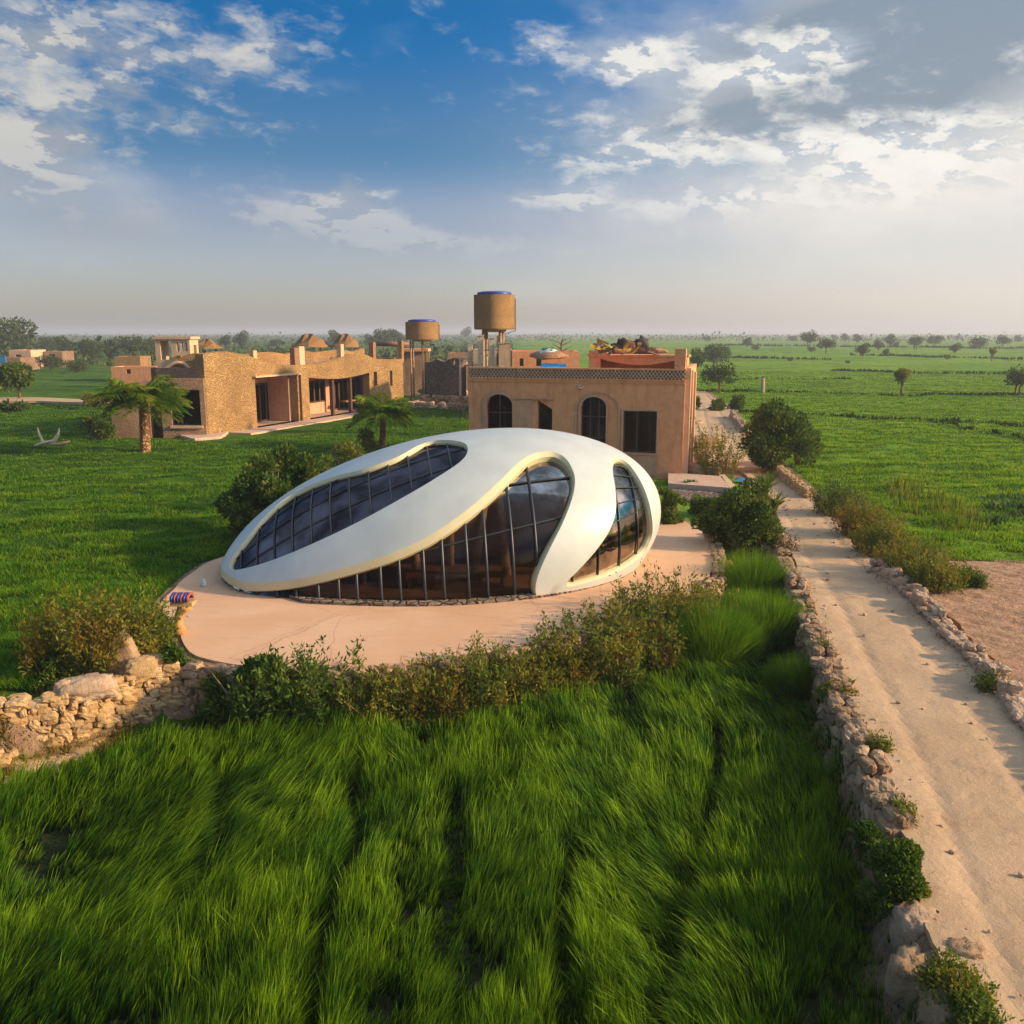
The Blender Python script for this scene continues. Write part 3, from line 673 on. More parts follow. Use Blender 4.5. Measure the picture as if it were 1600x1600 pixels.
prof = [Vo, Vo + Dv * .12 - Nf * .008, Vo + Dv - Nf * .10, Vo + Dv - Nf * .14, Vo + Dv * .9 - Nf * .38, Vi]
rv = np.stack([p_[bd] for p_ in prof], 2); nb_ = len(bd); k_ = len(prof); idx = np.arange(nb_ * 2 * k_).reshape(nb_, 2, k_)
fr_ = np.concatenate([np.stack([idx[:, 0, m_], idx[:, 1, m_], idx[:, 1, m_ + 1], idx[:, 0, m_ + 1]], 1) for m_ in range(k_ - 1)])
obj('opening_rim', mesh_from(rv.reshape(-1, 3) - off_, fr_, False), M['cream'], pav)
# glazing, set back inside each opening, with its bars
def glazing(idx_, name, label, mt, ts, phs, off=.30, mg=.6, bar=.05, upright=False):
    g_ = np.minimum(mg - fs[idx_], P0[:, 2] + .02)
    if idx_ == 1: g_ = np.minimum(g_, np.where(tf < -.93, -1, 1))
    A_, B_, W_, K_, _b = clip_tris(P0, TRI, g_)
    V = surf(tf, pf, off); V = np.concatenate([V, V[A_] * (1 - W_[:, None]) + V[B_] * W_[:, None]])
    v_, ff = compact(V - off_, [K_]); o = obj(name, mesh_from(v_, ff, True), mt, pav); tag(o, label)
    mb = MB()
    def run(t_, p_, r_):
        fl, P_ = fields(t_, p_); ok = (fl[idx_] < mg - .05) & (P_[:, 2] > -.02)
        Q = surf(t_, p_, off - .035); st = None
        for a in range(len(t_) + 1):
            if a < len(t_) and ok[a]:
                st = a if st is None else st
            elif st is not None:
                if a - st > 2: mb.tube(Q[st:a], r_, 6)
                st = None
    for t_ in ts:
        p_ = np.linspace(-.6, np.pi + .5, 260); tt_ = np.full(260, t_)
        if upright:      # bars that stand in an upright plane
            for _ in range(25):
                rr_ = np.sqrt(np.maximum(0, 1 - tt_ ** 2)); tt_ = np.clip((t_ * SA - (SH - off) * rr_ * np.sin(p_) * (-math.sin(TILT)) * .8) / ((SA - off) * math.cos(TILT)), -.98, .98) * .5 + tt_ * .5
        run(tt_, p_, bar)
    for p_ in phs:
        t_ = np.linspace(-.99, .99, 260); run(t_, np.full(260, p_) if np.isscalar(p_) else np.interp(t_, [-1, 1], p_), bar * .7)
    mb.v = [v_ - off_ for v_ in mb.v]; mb.build('window_frame', M['frame'], o, True); return o
glazing(1, 'window', 'tall dark front glazing with upright bars', M['glass'], [-.80, -.72, -.63, -.55, -.46, -.38, -.31, -.22, -.15, -.06, .01, .10, .17, .27, .36], [R(20), R(43)], bar=.05, upright=True)
glazing(0, 'window', 'slanted dark skylight with crossing bars', M['glass_dark'], np.linspace(-.97, .4, 17), [(R(14), R(50)), (R(26), R(62)), (R(38), R(74)), (R(50), R(86)), (R(62), R(98)), (R(74), R(110)), (R(86), R(122))], off=.16, bar=.026)
M['glass_side'] = m_glass('side_glass', (.40, .33, .27), .0, (.30, .24, .19))
glazing(2, 'window', 'narrow curved side window', M['glass_side'], [.38, .50, .61, .71, .80, .88], [R(8), R(20), R(32), R(44), R(56), R(68)], off=.2, bar=.026, upright=True)
glazing(3, 'window', 'skylight on the far slope', M['glass_dark'], np.linspace(-.8, .2, 9), [R(120), R(132), R(144)], bar=.04)
# stone plinth where the shell meets the paving
ph = np.linspace(0, 2 * np.pi, 721)[:-1]
def ring(off):
    # intersection of the offset surface with the ground plane
    out = []
    th = np.linspace(0, 2 * np.pi, 241)[:-1]; pts = surf(tf, pf, off); m_ = (np.abs(pts[:, 2]) < .35)
    return pts[m_]
def foot(off):
    Pm = surf(tf, pf, off); m_ = np.abs(Pm[:, 2]) < .06; q_ = Pm[m_][:, :2] - SC[:2]; a_ = np.arctan2(q_[:, 1], q_[:, 0]); r_ = np.hypot(q_[:, 0], q_[:, 1])
    th = np.linspace(-np.pi, np.pi, 145)[:-1]; o = np.argsort(a_); a_ = a_[o]; r_ = r_[o]
    aa = np.concatenate([a_ - 2 * np.pi, a_, a_ + 2 * np.pi]); rr_ = np.concatenate([r_, r_, r_])
    rad = np.array([np.median(rr_[(aa > t_ - .03) & (aa < t_ + .03)]) if ((aa > t_ - .03) & (aa < t_ + .03)).any() else np.nan for t_ in th])
    ok = ~np.isnan(rad); rad = np.interp(th, th[ok], rad[ok]); return th, rad
th, ro = foot(0.); 
lf_ = np.clip((-np.cos(th) - .55) / .35, 0, 1); ro = ro - 1.5 * lf_ - .0; 
mb = MB(); n_ = len(th); rads = [ro + .05, ro + .05, ro - .42, ro - .42]; zs = [-.05, .16, .16, -.05]
V = np.concatenate([np.stack([r_ * np.cos(th), r_ * np.sin(th), np.full(n_, z_)], 1) for r_, z_ in zip(rads, zs)])
a = np.arange(n_); b = (a + 1) % n_
mb.raw(V, np.concatenate([np.stack([k_ * n_ + a, k_ * n_ + b, (k_ + 1) * n_ + b, (k_ + 1) * n_ + a], 1) for k_ in range(3)]))
mb.build('plinth', M['sandstone_grey'], pav)
V = np.concatenate([np.stack([(ro - .4) * np.cos(th), (ro - .4) * np.sin(th), np.full(n_, .10)], 1), [[0, 0, .10]]])
mb = MB(); mb.raw(V, None, np.stack([a, b, np.full(n_, n_)], 1)); mb.build('inner_floor', M['shell_floor'], pav)
# inside: a curved partition, leaning columns and benches seen through the glass
mb = MB(); aa = np.linspace(R(200), R(340), 30); 
for k_ in range(29):
    p = [(4.6 * math.cos(x) * r_, 2.2 + 2.6 * math.sin(x) * r_, 0) for x in (aa[k_], aa[k_ + 1]) for r_ in (1., .95)]
    p = [np.array(x) for x in p]; up = np.array([0, 0, 2.3])
    mb.hexa([p[0], p[2], p[3], p[1], p[0] + up, p[2] + up, p[3] + up, p[1] + up])
mb.build('partition', M['mud_in'], pav)
for (cx_, cy_, lx, ht) in [(-3.6, -2.2, -.5, 2.1), (-1.9, -3.1, .35, 2.5), (-.4, -3.6, -.4, 3.0), (1.3, -3.3, .5, 3.3), (2.4, -2.6, -.3, 3.4), (4.2, -1.6, .2, 2.9), (.4, -1.2, .1, 3.9)]:
    mb = MB(); mb.tube([(cx_, cy_, .1), (cx_ + lx, cy_ + .1, ht)], [.17, .11], 10); mb.build('column', M['pale'], pav, True)
for (x_, y_, l_) in [(-2.8, -3.4, 1.4), (-.2, -4.0, 1.1), (1.9, -3.9, .9), (4.4, -2.5, 1.)]:
    mb = MB(); mb.box(x_ - l_ / 2, x_ + l_ / 2, y_ - .22, y_ + .22, .45, .55); mb.box(x_ - l_ / 2 + .05, x_ - l_ / 2 + .15, y_ - .2, y_ + .2, .1, .45); mb.box(x_ + l_ / 2 - .15, x_ + l_ / 2 - .05, y_ - .2, y_ + .2, .1, .45)
    mb.build('bench', M['wood_brown'], pav)

M['terr2'] = m_plaster('porch_paving', (.50, .33, .24), (.58, .41, .31), .02)
def stone_tpl(seed, n=4):
    r_ = np.random.default_rng(seed); g = np.linspace(-1, 1, n); pts = {}; V = []; Fq = []
    def vid(p):
        k = tuple(np.round(p, 4))
        if k not in pts: pts[k] = len(V); V.append(k)
        return pts[k]
    for ax in range(3):
        for sg in (-1, 1):
            for i in range(n - 1):
                for j in range(n - 1):
                    c = []
                    for (a, b) in ((i, j), (i + 1, j), (i + 1, j + 1), (i, j + 1)):
                        p = [0, 0, 0]; p[ax] = sg; p[(ax + 1) % 3] = g[a]; p[(ax + 2) % 3] = g[b]; c.append(vid(p))
                    Fq.append(c if sg > 0 else c[::-1])
    V = np.array(V, float); nn = np.linalg.norm(V, axis=1)[:, None]; V = V * (.42 + .58 / nn)
    V *= 1 + r_.normal(0, .07, (len(V), 1)); V += r_.normal(0, .045, V.shape)
    for _ in range(3):   # chipped planes
        d = r_.normal(0, 1, 3); d /= np.linalg.norm(d); h = (V @ d); lim = r_.uniform(.72, .95) * h.max(); V -= np.maximum(0, h - lim)[:, None] * d
    return V, np.array(Fq)
TPL = [stone_tpl(s, 5) for s in range(14)]
def stones_along(line, zb, zt, thick, size, seed, mt, name, label, jit=.12, rubble=True):
    r_ = np.random.default_rng(seed); P = np.array(line, float); seg = np.linalg.norm(np.diff(P[:, :2], axis=0), axis=1); S = np.concatenate([[0], np.cumsum(seg)])
    mb = MB(); z = 0.; course = 0
    Zb = lambda s: np.interp(s, S, np.broadcast_to(zb, len(P))); Zt = lambda s: np.interp(s, S, np.broadcast_to(zt, len(P)))
    hmax = float(np.max(np.broadcast_to(zt, len(P)) - np.broadcast_to(zb, len(P))))
    while z < hmax:
        h = size * r_.uniform(.42, .9); s = -r_.uniform(0, size)
        while s < S[-1]:
            l = size * r_.uniform(.45, 1.9); m_ = s + l / 2; zz = Zb(m_) + z
            if m_ > 0 and m_ < S[-1] and zz < Zt(m_) - .25 * h + r_.normal(0, .16 * size):
                x = np.interp(m_, S, P[:, 0]); y = np.interp(m_, S, P[:, 1]); x2 = np.interp(m_ + .1, S, P[:, 0]); y2 = np.interp(m_ + .1, S, P[:, 1]); x1 = np.interp(m_ - .1, S, P[:, 0]); y1 = np.interp(m_ - .1, S, P[:, 1])
                a = math.atan2(y2 - y1, x2 - x1) + r_.normal(0, jit)
                for side in ((-1, 1) if thick > size * 1.1 else (0,)):
                    V, Fq = TPL[r_.integers(len(TPL))]; ww = thick * (.28 if side else .5) * r_.uniform(.7, 1.35); hh_ = h * r_.uniform(.48, .75)
                    v = V * np.array([l * .53, ww, hh_]) * (1 + r_.normal(0, .06)); tl = r_.normal(0, .16); v = v @ np.array([[math.cos(tl), 0, -math.sin(tl)], [0, 1, 0], [math.sin(tl), 0, math.cos(tl)]])
                    ca, sa = math.cos(a), math.sin(a); o_ = side * thick * .26
                    vx = v[:, 0] * ca - (v[:, 1] + o_) * sa + x + r_.normal(0, .03); vy = v[:, 0] * sa + (v[:, 1] + o_) * ca + y + r_.normal(0, .03)
                    mb.raw(np.stack([vx, vy, v[:, 2] + zz + h * .5], 1), Fq)
            s += l * .97
        z += h * .92; course += 1
    o = mb.build(name, mt, None, False); return tag(o, label, 'stone wall')
# ------------------------------------------------------------------ buildings
def shift(mb, par):
    off = np.array([par.location[0], par.location[1], par.location[2]]); mb.v = [v_ - off for v_ in mb.v]; return mb
def wb(mb, name, mt, par, smooth=False): return shift(mb, par).build(name, mt, par, smooth)
def wpx(A, B, px, py):   # pixel -> (distance along the wall, height) on the wall plane through A and B
    A = np.array([A[0], A[1], 0.]); B = np.array([B[0], B[1], 0.]); t_ = (B - A) / np.linalg.norm(B - A); n_ = np.array([-t_[1], t_[0], 0])
    d = cf + cr * (px - 800) / F - cu * (py - 800) / F; s = ((A - C0) @ n_) / (d @ n_); P = C0 + s * d
    return float((P - A) @ t_), float(P[2])
def wpt(A, B, u_, z, dep=0.):
    A = np.array(A[:2]); B = np.array(B[:2]); t_ = (B - A) / np.linalg.norm(B - A); n_ = np.array([-t_[1], t_[0]]); p = A + t_ * u_ + n_ * dep
    return np.array([p[0], p[1], z])
def wbox(mb, A, B, u0, u1, z0, z1, d0, d1):
    p = lambda u_, d, z: wpt(A, B, u_, z, d)
    mb.hexa([p(u0, d0, z0), p(u1, d0, z0), p(u1, d1, z0), p(u0, d1, z0), p(u0, d0, z1), p(u1, d0, z1), p(u1, d1, z1), p(u0, d1, z1)])
def wall_open(mb, A, B, z0, z1, thick, opens=(), d0=0., u0=None, u1=None):
    Lw = float(np.hypot(B[0] - A[0], B[1] - A[1])); u0 = 0 if u0 is None else u0; u1 = Lw if u1 is None else u1
    ztop = z1 if callable(z1) else (lambda u_: z1)
    br = {u0, u1}
    for (a, b, c, d, kd) in opens:
        n_ = {'rect': 1, 'slant': 1, 'arch': 14, 'bow': 8}[kd]
        for k_ in range(n_ + 1): br.add(a + (b - a) * k_ / n_)
    for k_ in range(1, 12): br.add(u0 + (u1 - u0) * k_ / 12)
    br = sorted(x for x in br if u0 - 1e-6 <= x <= u1 + 1e-6)
    def top(o, u_):
        a, b, c, d, kd = o; s = min(1, max(0, (u_ - a) / (b - a)))
        if kd == 'arch': r_ = (b - a) / 2; return d - r_ * .8 + .8 * math.sqrt(max(0, r_ * r_ - (u_ - (a + b) / 2) ** 2))
        if kd == 'slant': return d - (d - c) * .3 * s
        if kd == 'bow': return d - .35 * math.sin(math.pi * s)
        return d
    for a, b in zip(br[:-1], br[1:]):
        if b - a < 1e-4: continue
        m_ = (a + b) / 2; os_ = sorted([o for o in opens if o[0] < m_ < o[1]], key=lambda o: o[2]); zl = [(z0, z0)]
        for o in os_: zl.append((o[2], o[2])); zl.append((top(o, a), top(o, b)))
        zl.append((ztop(a), ztop(b)))
        for k_ in range(0, len(zl), 2):
            (la, lb), (ha, hb) = zl[k_], zl[k_ + 1]
            if ha - la < .01 and hb - lb < .01: continue
            p = lambda u_, d, z: wpt(A, B, u_, z, d)
            mb.hexa([p(a, d0, la), p(b, d0, lb), p(b, d0 + thick, lb), p(a, d0 + thick, la), p(a, d0, ha), p(b, d0, hb), p(b, d0 + thick, hb), p(a, d0 + thick, ha)])
# --- brown mud house on the right
th_ = R(15); RBR = np.array(at(1065, 748)[:2]); wd_ = 12.45; RBL = RBR + wd_ * np.array([-math.cos(th_), math.sin(th_)])
A_, B_ = RBL, RBR; inw = np.array([math.sin(th_), math.cos(th_)]); DEP = 9.5
hs = thing('mud_house', 'brown mud plastered house with two arched openings and a latticed parapet behind the white pavilion', 'house', (RBR[0], RBR[1], 0))
def U(px, py=650): return wpx(A_, B_, px, py)
oR = []; parts = []
def op(x0, x1, yt, yb, kd):
    a = U(x0, yt)[0]; b = U(x1, yt)[0]; zt = U((x0 + x1) / 2, yt)[1]; zb = U((x0 + x1) / 2, yb)[1] if yb else .15
    return (a, b, zb, zt, kd)
arch1 = op(760, 801, 616, None, 'arch'); nar = op(840, 863, 625, 672, 'slant'); arch2 = op(908, 948, 620, None, 'arch'); win = op(974, 1027, 642, 708, 'rect'); pan = op(804, 833, 624, None, 'rect')
mb = MB(); wall_open(mb, A_, B_, -.2, 5.25, .45, [arch1, nar, arch2, win]); wb(mb, 'front_wall', M['mud'], hs)
mb = MB(); D1 = A_ + inw * DEP; D2 = B_ + inw * DEP
wall_open(mb, B_ + inw * .45, D2, -.2, 5.25, .45, [(1.0, 2.0, 2.2, 4.4, 'rect'), (3.2, 4.2, 2.2, 4.4, 'rect')]); wall_open(mb, D1, A_ + inw * .45, -.2, 5.25, .45); wall_open(mb, D2, D1, -.2, 5.25, .45)
wb(mb, 'side_wall', M['mud'], hs)
mb = MB(); wbox(mb, A_, B_, .02, wd_ - .02, 5.25, 5.40, -.05, DEP); wb(mb, 'roof', M['mud'], hs)
# lattice parapet: rows of small hollow clay blocks between two bands
mb = MB(); wbox(mb, A_, B_, -.03, wd_ + .03, 5.40, 5.47, -.09, .3); wbox(mb, A_, B_, -.03, wd_ + .03, 5.98, 6.06, -.07, .3); wb(mb, 'parapet_band', M['mud'], hs)
mb = MB(); nb2 = 62
for row in range(4):
    for k_ in range(nb2):
        u_ = (k_ + (.5 if row % 2 else 0)) * (wd_ / nb2); z_ = 5.47 + row * .128
        wbox(mb, A_, B_, u_ + .012, min(wd_, u_ + .115), z_ + .004, z_ + .088, -.045, .1); 
    wbox(mb, A_, B_, 0, wd_, 5.47 + row * .128 + .094, 5.47 + row * .128 + .124, -.025, .09)
wb(mb, 'lattice', M['coping'] if False else m_plaster('clay_lattice', (.50, .29, .19), (.60, .38, .26)), hs)
mb = MB(); wbox(mb, A_, B_, 0.01, wd_ - .01, 5.45, 6.0, .13, .26); wb(mb, 'parapet_back', M['sandstone_brown'], hs)
mb = MB(); s_a, s_b = B_ + inw * .3, D2; wall_open(mb, s_a, s_b, 5.4, 6.05, .3); wb(mb, 'side_parapet', M['mud'], hs)
# corner pier and side pilasters catching the sun
mb = MB(); wbox(mb, A_, B_, wd_ - .62, wd_ - .02, 6.06, 7.15, 0., .55); wb(mb, 'corner_pier', M['mud'], hs)
for k_, (sa, sb, hh) in enumerate([(.25, .65, 6.1), (2.3, 2.8, 5.9), (5.0, 5.5, 5.7)]):
    mb = MB(); wbox(mb, B_, D2, sa, sb, -.1, hh, -.28, -.003); wb(mb, 'pilaster', M['coping'], hs)
def trim(o, w_, par, name='arch_trim', out=.07, mt=None):
    a, b, c, d, kd = o; mb = MB(); n_ = 18; r_ = (b - a) / 2; cxu = (a + b) / 2; zc = d - r_ * .8
    pi_ = [(a, c)] + [(cxu - r_ * math.cos(x), zc + .8 * r_ * math.sin(x)) for x in np.linspace(0, math.pi, n_)] + [(b, c)]
    po_ = [(a - w_, c)] + [(cxu - (r_ + w_) * math.cos(x), zc + (.8 * r_ + w_) * math.sin(x)) for x in np.linspace(0, math.pi, n_)] + [(b + w_, c)]
    for k_ in range(len(pi_) - 1):
        i0, i1, o0, o1 = pi_[k_], pi_[k_ + 1], po_[k_], po_[k_ + 1]
        mb.hexa([wpt(A_, B_, *i0, -out), wpt(A_, B_, *i1, -out), wpt(A_, B_, *i1, .03), wpt(A_, B_, *i0, .03), wpt(A_, B_, *o0, -out), wpt(A_, B_, *o1, -out), wpt(A_, B_, *o1, .03), wpt(A_, B_, *o0, .03)])
    return wb(mb, name, mt or M['mud_in'], par)
trim(arch1, .26, hs); trim(arch1, .10, hs, out=.11); trim(arch2, .12, hs, out=.11)
big2 = op(902, 967, 614, None, 'arch'); trim(big2, .10, hs, out=.06)
def rect_trim(o, w_, out=.08, mt=None, nm='window_frame'):
    a, b, c, d, kd = o; mb = MB()
    wbox(mb, A_, B_, a - w_, a, c - w_, d + w_, -out, .03); wbox(mb, A_, B_, b, b + w_, c - w_, d + w_, -out, .03); wbox(mb, A_, B_, a, b, d, d + w_, -out, .03); wbox(mb, A_, B_, a, b, c - w_, c, -out - .03, .03)
    return wb(mb, nm, mt or M['mud_in'], hs)
rect_trim(win, .09)
mb = MB(); a, b, c, d, _ = pan; wbox(mb, A_, B_, a, b, .1, d, -.05, .02); wb(mb, 'panel', M['mud_in'], hs)
mb = MB(); wbox(mb, A_, B_, win[0] - .05, win[1] + .05, .1, win[2] - .12, -.05, .02); wb(mb, 'panel', M['mud_in'], hs)
mb = MB(); wbox(mb, A_, B_, pan[0] - .08, nar[1] + .1, pan[3] + .02, pan[3] + .1, -.12, .02); wb(mb, 'drip_ledge', M['mud_in'], hs)
# little relief ornament above the second arch
mb = MB(); u_, z_ = U(907, 605); mb.tube([wpt(A_, B_, u_ - .18, z_ + .07, -.03), wpt(A_, B_, u_ - .06, z_ - .04, -.05), wpt(A_, B_, u_ + .1, z_ - .05, -.05), wpt(A_, B_, u_ + .22, z_ + .05, -.03)], [.03, .06, .06, .02], 8); mb.tube([wpt(A_, B_, u_ - .2, z_ + .1, -.03), wpt(A_, B_, u_ + .02, z_ + .1, -.05)], .04, 8)
wb(mb, 'ornament', M['pale'], hs, True)
def leafdoor(o, nm, glassy, rails, mull, dep=.25):
    a, b, c, d, kd = o; mb = MB(); f_ = .07; n_ = 16; r_ = (b - a) / 2
    for x in [a + f_ / 2] + list(mull) + [b - f_ / 2]:
        s = abs(x - (a + b) / 2); zt = d - (.8 * r_ - .8 * math.sqrt(max(0, r_ * r_ - s * s)) if kd == 'arch' else 0)
        wbox(mb, A_, B_, x - f_ / 2, x + f_ / 2, c, zt - .02, dep, dep + .07)
    for z_ in rails: wbox(mb, A_, B_, a + f_, b - f_, z_, z_ + f_, dep + .01, dep + .06)
    fr = wb(mb, nm, M['wood'], hs); mb = MB(); wbox(mb, A_, B_, a, b, c, d, dep + .025, dep + .035); shift(mb, hs).build('pane', glassy, fr); return fr
leafdoor(arch1, 'door', M['glass_mid'], [2.2, 3.4], [arch1[0] + .75])
leafdoor(arch2, 'door', M['glass'], [2.1, 3.3], [arch2[0] + .5, arch2[0] + 1.0])
leafdoor(win, 'window', M['glass_mid'], [win[2] + .02, win[3] - .08], [win[0] + .75])
leafdoor(nar, 'window', M['glass'], [2.3], [])
for (o, xs_) in ((arch2, ((.25, .62, .3, 3.3), (.75, 1.1, .3, 2.9))), (win, ((.5, .85, 1.4, 3.6), (1.35, 1.5, 1.4, 3.6))), (arch1, ((.85, 1.05, .2, 3.8),))):  # pale strips added to stand for the lit inside behind the glass
    for (x0_, x1_, z0_, z1_) in xs_:
        mb = MB(); wbox(mb, A_, B_, o[0] + x0_, o[0] + x1_, z0_, z1_, .55, .58); wb(mb, 'lit_room_strip', M['white_cloth'], hs)
mb = MB(); wbox(mb, A_, B_, arch2[0] + .1, arch2[1] - .1, 3.3, 4.1, .7, .72); wb(mb, 'blind', M['brown_cloth'], hs)
# inside of the rooms, dim
mb = MB(); wall_open(mb, A_ + inw * 3.2, B_ + inw * 3.2, 0, 5.2, .2, [(8.2, 9.4, .1, 3.2, 'rect')]); wb(mb, 'inner_wall', M['wood_brown'], hs)
# rooftop room at the back of the roof, with low walls
rr = wpt(A_, B_, 6.2, 5.4, 5.2)
rm = thing('roof_room', 'low flat roofed mud room with an arched front on the roof of the brown house', 'roof room', rr)
Ar, Br = wpt(A_, B_, 6.3, 0, 4.4), wpt(A_, B_, 12.2, 0, 4.4)
mb = MB(); wall_open(mb, Ar, Br, 5.4, lambda u_: 6.95 - .35 * sstep(u_, .8, 1.6), .3, [(.75, 5.4, 5.4, 6.55, 'arch')] if False else [(.7, 5.5, 5.41, 6.45, 'bow')]); wb(mb, 'front_wall', M['mud'], rm)
mb = MB(); wbox(mb, Ar, Br, 0, 5.9, 5.4, 6.6, 1.4, 1.6); wbox(mb, Ar, Br, 0, .25, 5.4, 6.9, .3, 1.4); wbox(mb, Ar, Br, 5.65, 5.9, 5.4, 6.55, .3, 1.4); wb(mb, 'back_wall', M['mud'], rm)
mb = MB(); wbox(mb, Ar, Br, -.1, 6., 6.6, 6.7, -.08, 1.7); wb(mb, 'roof', M['mud'], rm)
def lump(name, px, py, z, sx, sy, sz, mt, label, cat, seed, yaw=0.):
    r_ = np.random.default_rng(seed); V, Fq = stone_tpl(seed + 900, 7); V = V * (1 + .5 * (fbm(V[:, 0] * 2 + seed, V[:, 1] * 2 + V[:, 2], seed)[:, None] - .5) * 2)
    V = V * np.array([sx, sy, sz]) / 2; v = np.stack([V[:, 0] * math.cos(yaw) - V[:, 1] * math.sin(yaw), V[:, 0] * math.sin(yaw) + V[:, 1] * math.cos(yaw), V[:, 2] + sz / 2 - .03], 1)
    P = at(px, py, z); o = obj(name, mesh_from(v, Fq, True), mt, None, tuple(P)); return tag(o, label, cat)
zr = 6.7
for k_, (px, w_, h_, mt, col) in enumerate([(944, 1.3, .45, 'yellow', 'long yellow bundle at the left end of the heap'), (962, 1.1, .4, 'brown_cloth', 'brown sack lying beside the yellow bundle'), (975, .8, .95, 'dark_cloth', 'tall dark sack standing in the middle of the heap'),
                                        (984, .7, .8, 'brown_cloth', 'upright brown sack right of the tall dark one'), (993, .6, .5, 'yellow', 'small yellow sack between the two tall ones'), (1002, .9, 1., 'dark_cloth', 'tall dark sack on the right half of the heap'),
                                        (1008, .5, .5, 'red_cloth', 'small red bundle pressed against the tall right sack'), (1018, 1.0, .45, 'rust', 'rusty bundle sloping down on the right of the heap'), (1030, .9, .3, 'brown_cloth', 'flat brown sack at the far right end of the heap')]):
    lump('sack', px, 551 + (k_ % 2) * 1.2, zr, w_, .6, h_, M[mt], col + ' on the roof room', 'sack', k_, .2 * (k_ % 3) - .2)
for k_, (x0, y0, x1, y1, r_) in enumerate([(934, 533, 958, 545, .05), (944, 549, 985, 546, .055), (990, 545, 1034, 556, .05)]):
    pa, pb = at_d(x0, y0, 53.6), at_d(x1, y1, 53.2); m_ = (pa + pb) / 2; mb = MB(); mb.tube([pa - m_, pb - m_], r_, 8)
    tag(mb.build('pipe', M['yellow' if k_ < 2 else 'rust'], None, True, tuple(m_)), ['yellow pipe leaning on the left end of the heap of sacks', 'yellow pipe lying across the front of the heap of sacks', 'rusty pipe sloping down at the right of the heap of sacks'][k_], 'pipe')
for k_, (px, py, sx, sz, mt, lb) in enumerate([(985, 569, 1.0, .45, 'dark_cloth', 'dark rag heap on the roof below the tall sacks'), (1005, 567, 1.2, .5, 'rust', 'rust coloured scrap heap on the roof in front of the roof room'), (1022, 566, .9, .4, 'brown_cloth', 'small brown rubble heap beside the corner pier'), (938, 568, .5, .6, 'pale', 'small pale block standing under the roof room arch')]):
    lump('scrap_heap', px, py, 5.9, sx, .6, sz, M[mt], lb, 'heap', 20 + k_)
r_ = np.random.default_rng(77)
for k_ in range(26):
    px = r_.uniform(930, 1032); P = at_d(px, r_.uniform(534, 552), r_.uniform(52.8, 54)); a = r_.normal(0, .7); l = r_.uniform(.12, .38); mb = MB(); d_ = np.array([math.cos(a), r_.normal(0, .3), math.sin(a)]) * l; u2 = np.array([-math.sin(a), 0, math.cos(a)]) * r_.uniform(.04, .10)
    mb.obox((0, 0, 0), d_, (0, .04, 0), u2); o_ = mb.build('plank', M[['dark_cloth', 'rust', 'brown_cloth', 'dark_cloth', 'yellow', 'rust', 'frame', 'brown_cloth'][k_ % 8]], None, False, (P[0], P[1], max(P[2], 6.72))); tag(o_, 'broken board or rod in the tangled heap of scrap on the roof room', 'scrap', 'scrap boards in the heap on the roof room')
# covered boat-like heap and blue sheet
gb = thing('covered_heap', 'green and white sheeted mound on the roof left of the roof room', 'heap', at_d(858, 556, 56))
for z_, s_, mt in [(-.1, 1.0, 'brown_cloth'), (.02, .7, 'white_cloth'), (.12, .55, 'green_cloth')]:
    mb = MB(); mb.lathe([(0, -.05), (1.25 * s_, 0), (1.2 * s_, .15), (.8 * s_, .34), (0, .4)], (0, 0, z_), 20); vv = mb.v[0]; vv[:, 2] += .35 * (fbm(vv[:, 0] * 1.7 + 5, vv[:, 1] * 1.7, 7) - .5); vv[:, :2] *= (.8 + .5 * fbm(vv[:, 0] * .9, vv[:, 1] * 1.1, 3))[:, None]; mb.build({'brown_cloth': 'rubble_base', 'white_cloth': 'white_sheet', 'green_cloth': 'green_sheet'}[mt], M[mt], gb, True)
P0_ = wpt(A_, B_, 4.6, 5.62, 2.2); mb = MB(); X_, Y_ = np.meshgrid(np.linspace(-.75, .75, 9), np.linspace(-.6, .6, 7)); V = np.stack([X_, Y_, .38 + Y_ * .35 + .1 * (fbm(X_ * 3, Y_ * 3, 4) - .5)], -1).reshape(-1, 3); i, j = np.meshgrid(range(6), range(8), indexing='ij'); q_ = (i * 9 + j).ravel()
V2 = V.copy(); V2[:, 2] -= .05; mb.raw(np.concatenate([V, V2]), np.concatenate([np.stack([q_, q_ + 1, q_ + 10, q_ + 9], 1), np.stack([q_, q_ + 9, q_ + 10, q_ + 1], 1) + 63]))
tag(mb.build('tarpaulin', M['blue_cloth'], None, False, tuple(P0_)), 'bright blue sheet on the roof just behind the latticed parapet', 'tarpaulin')

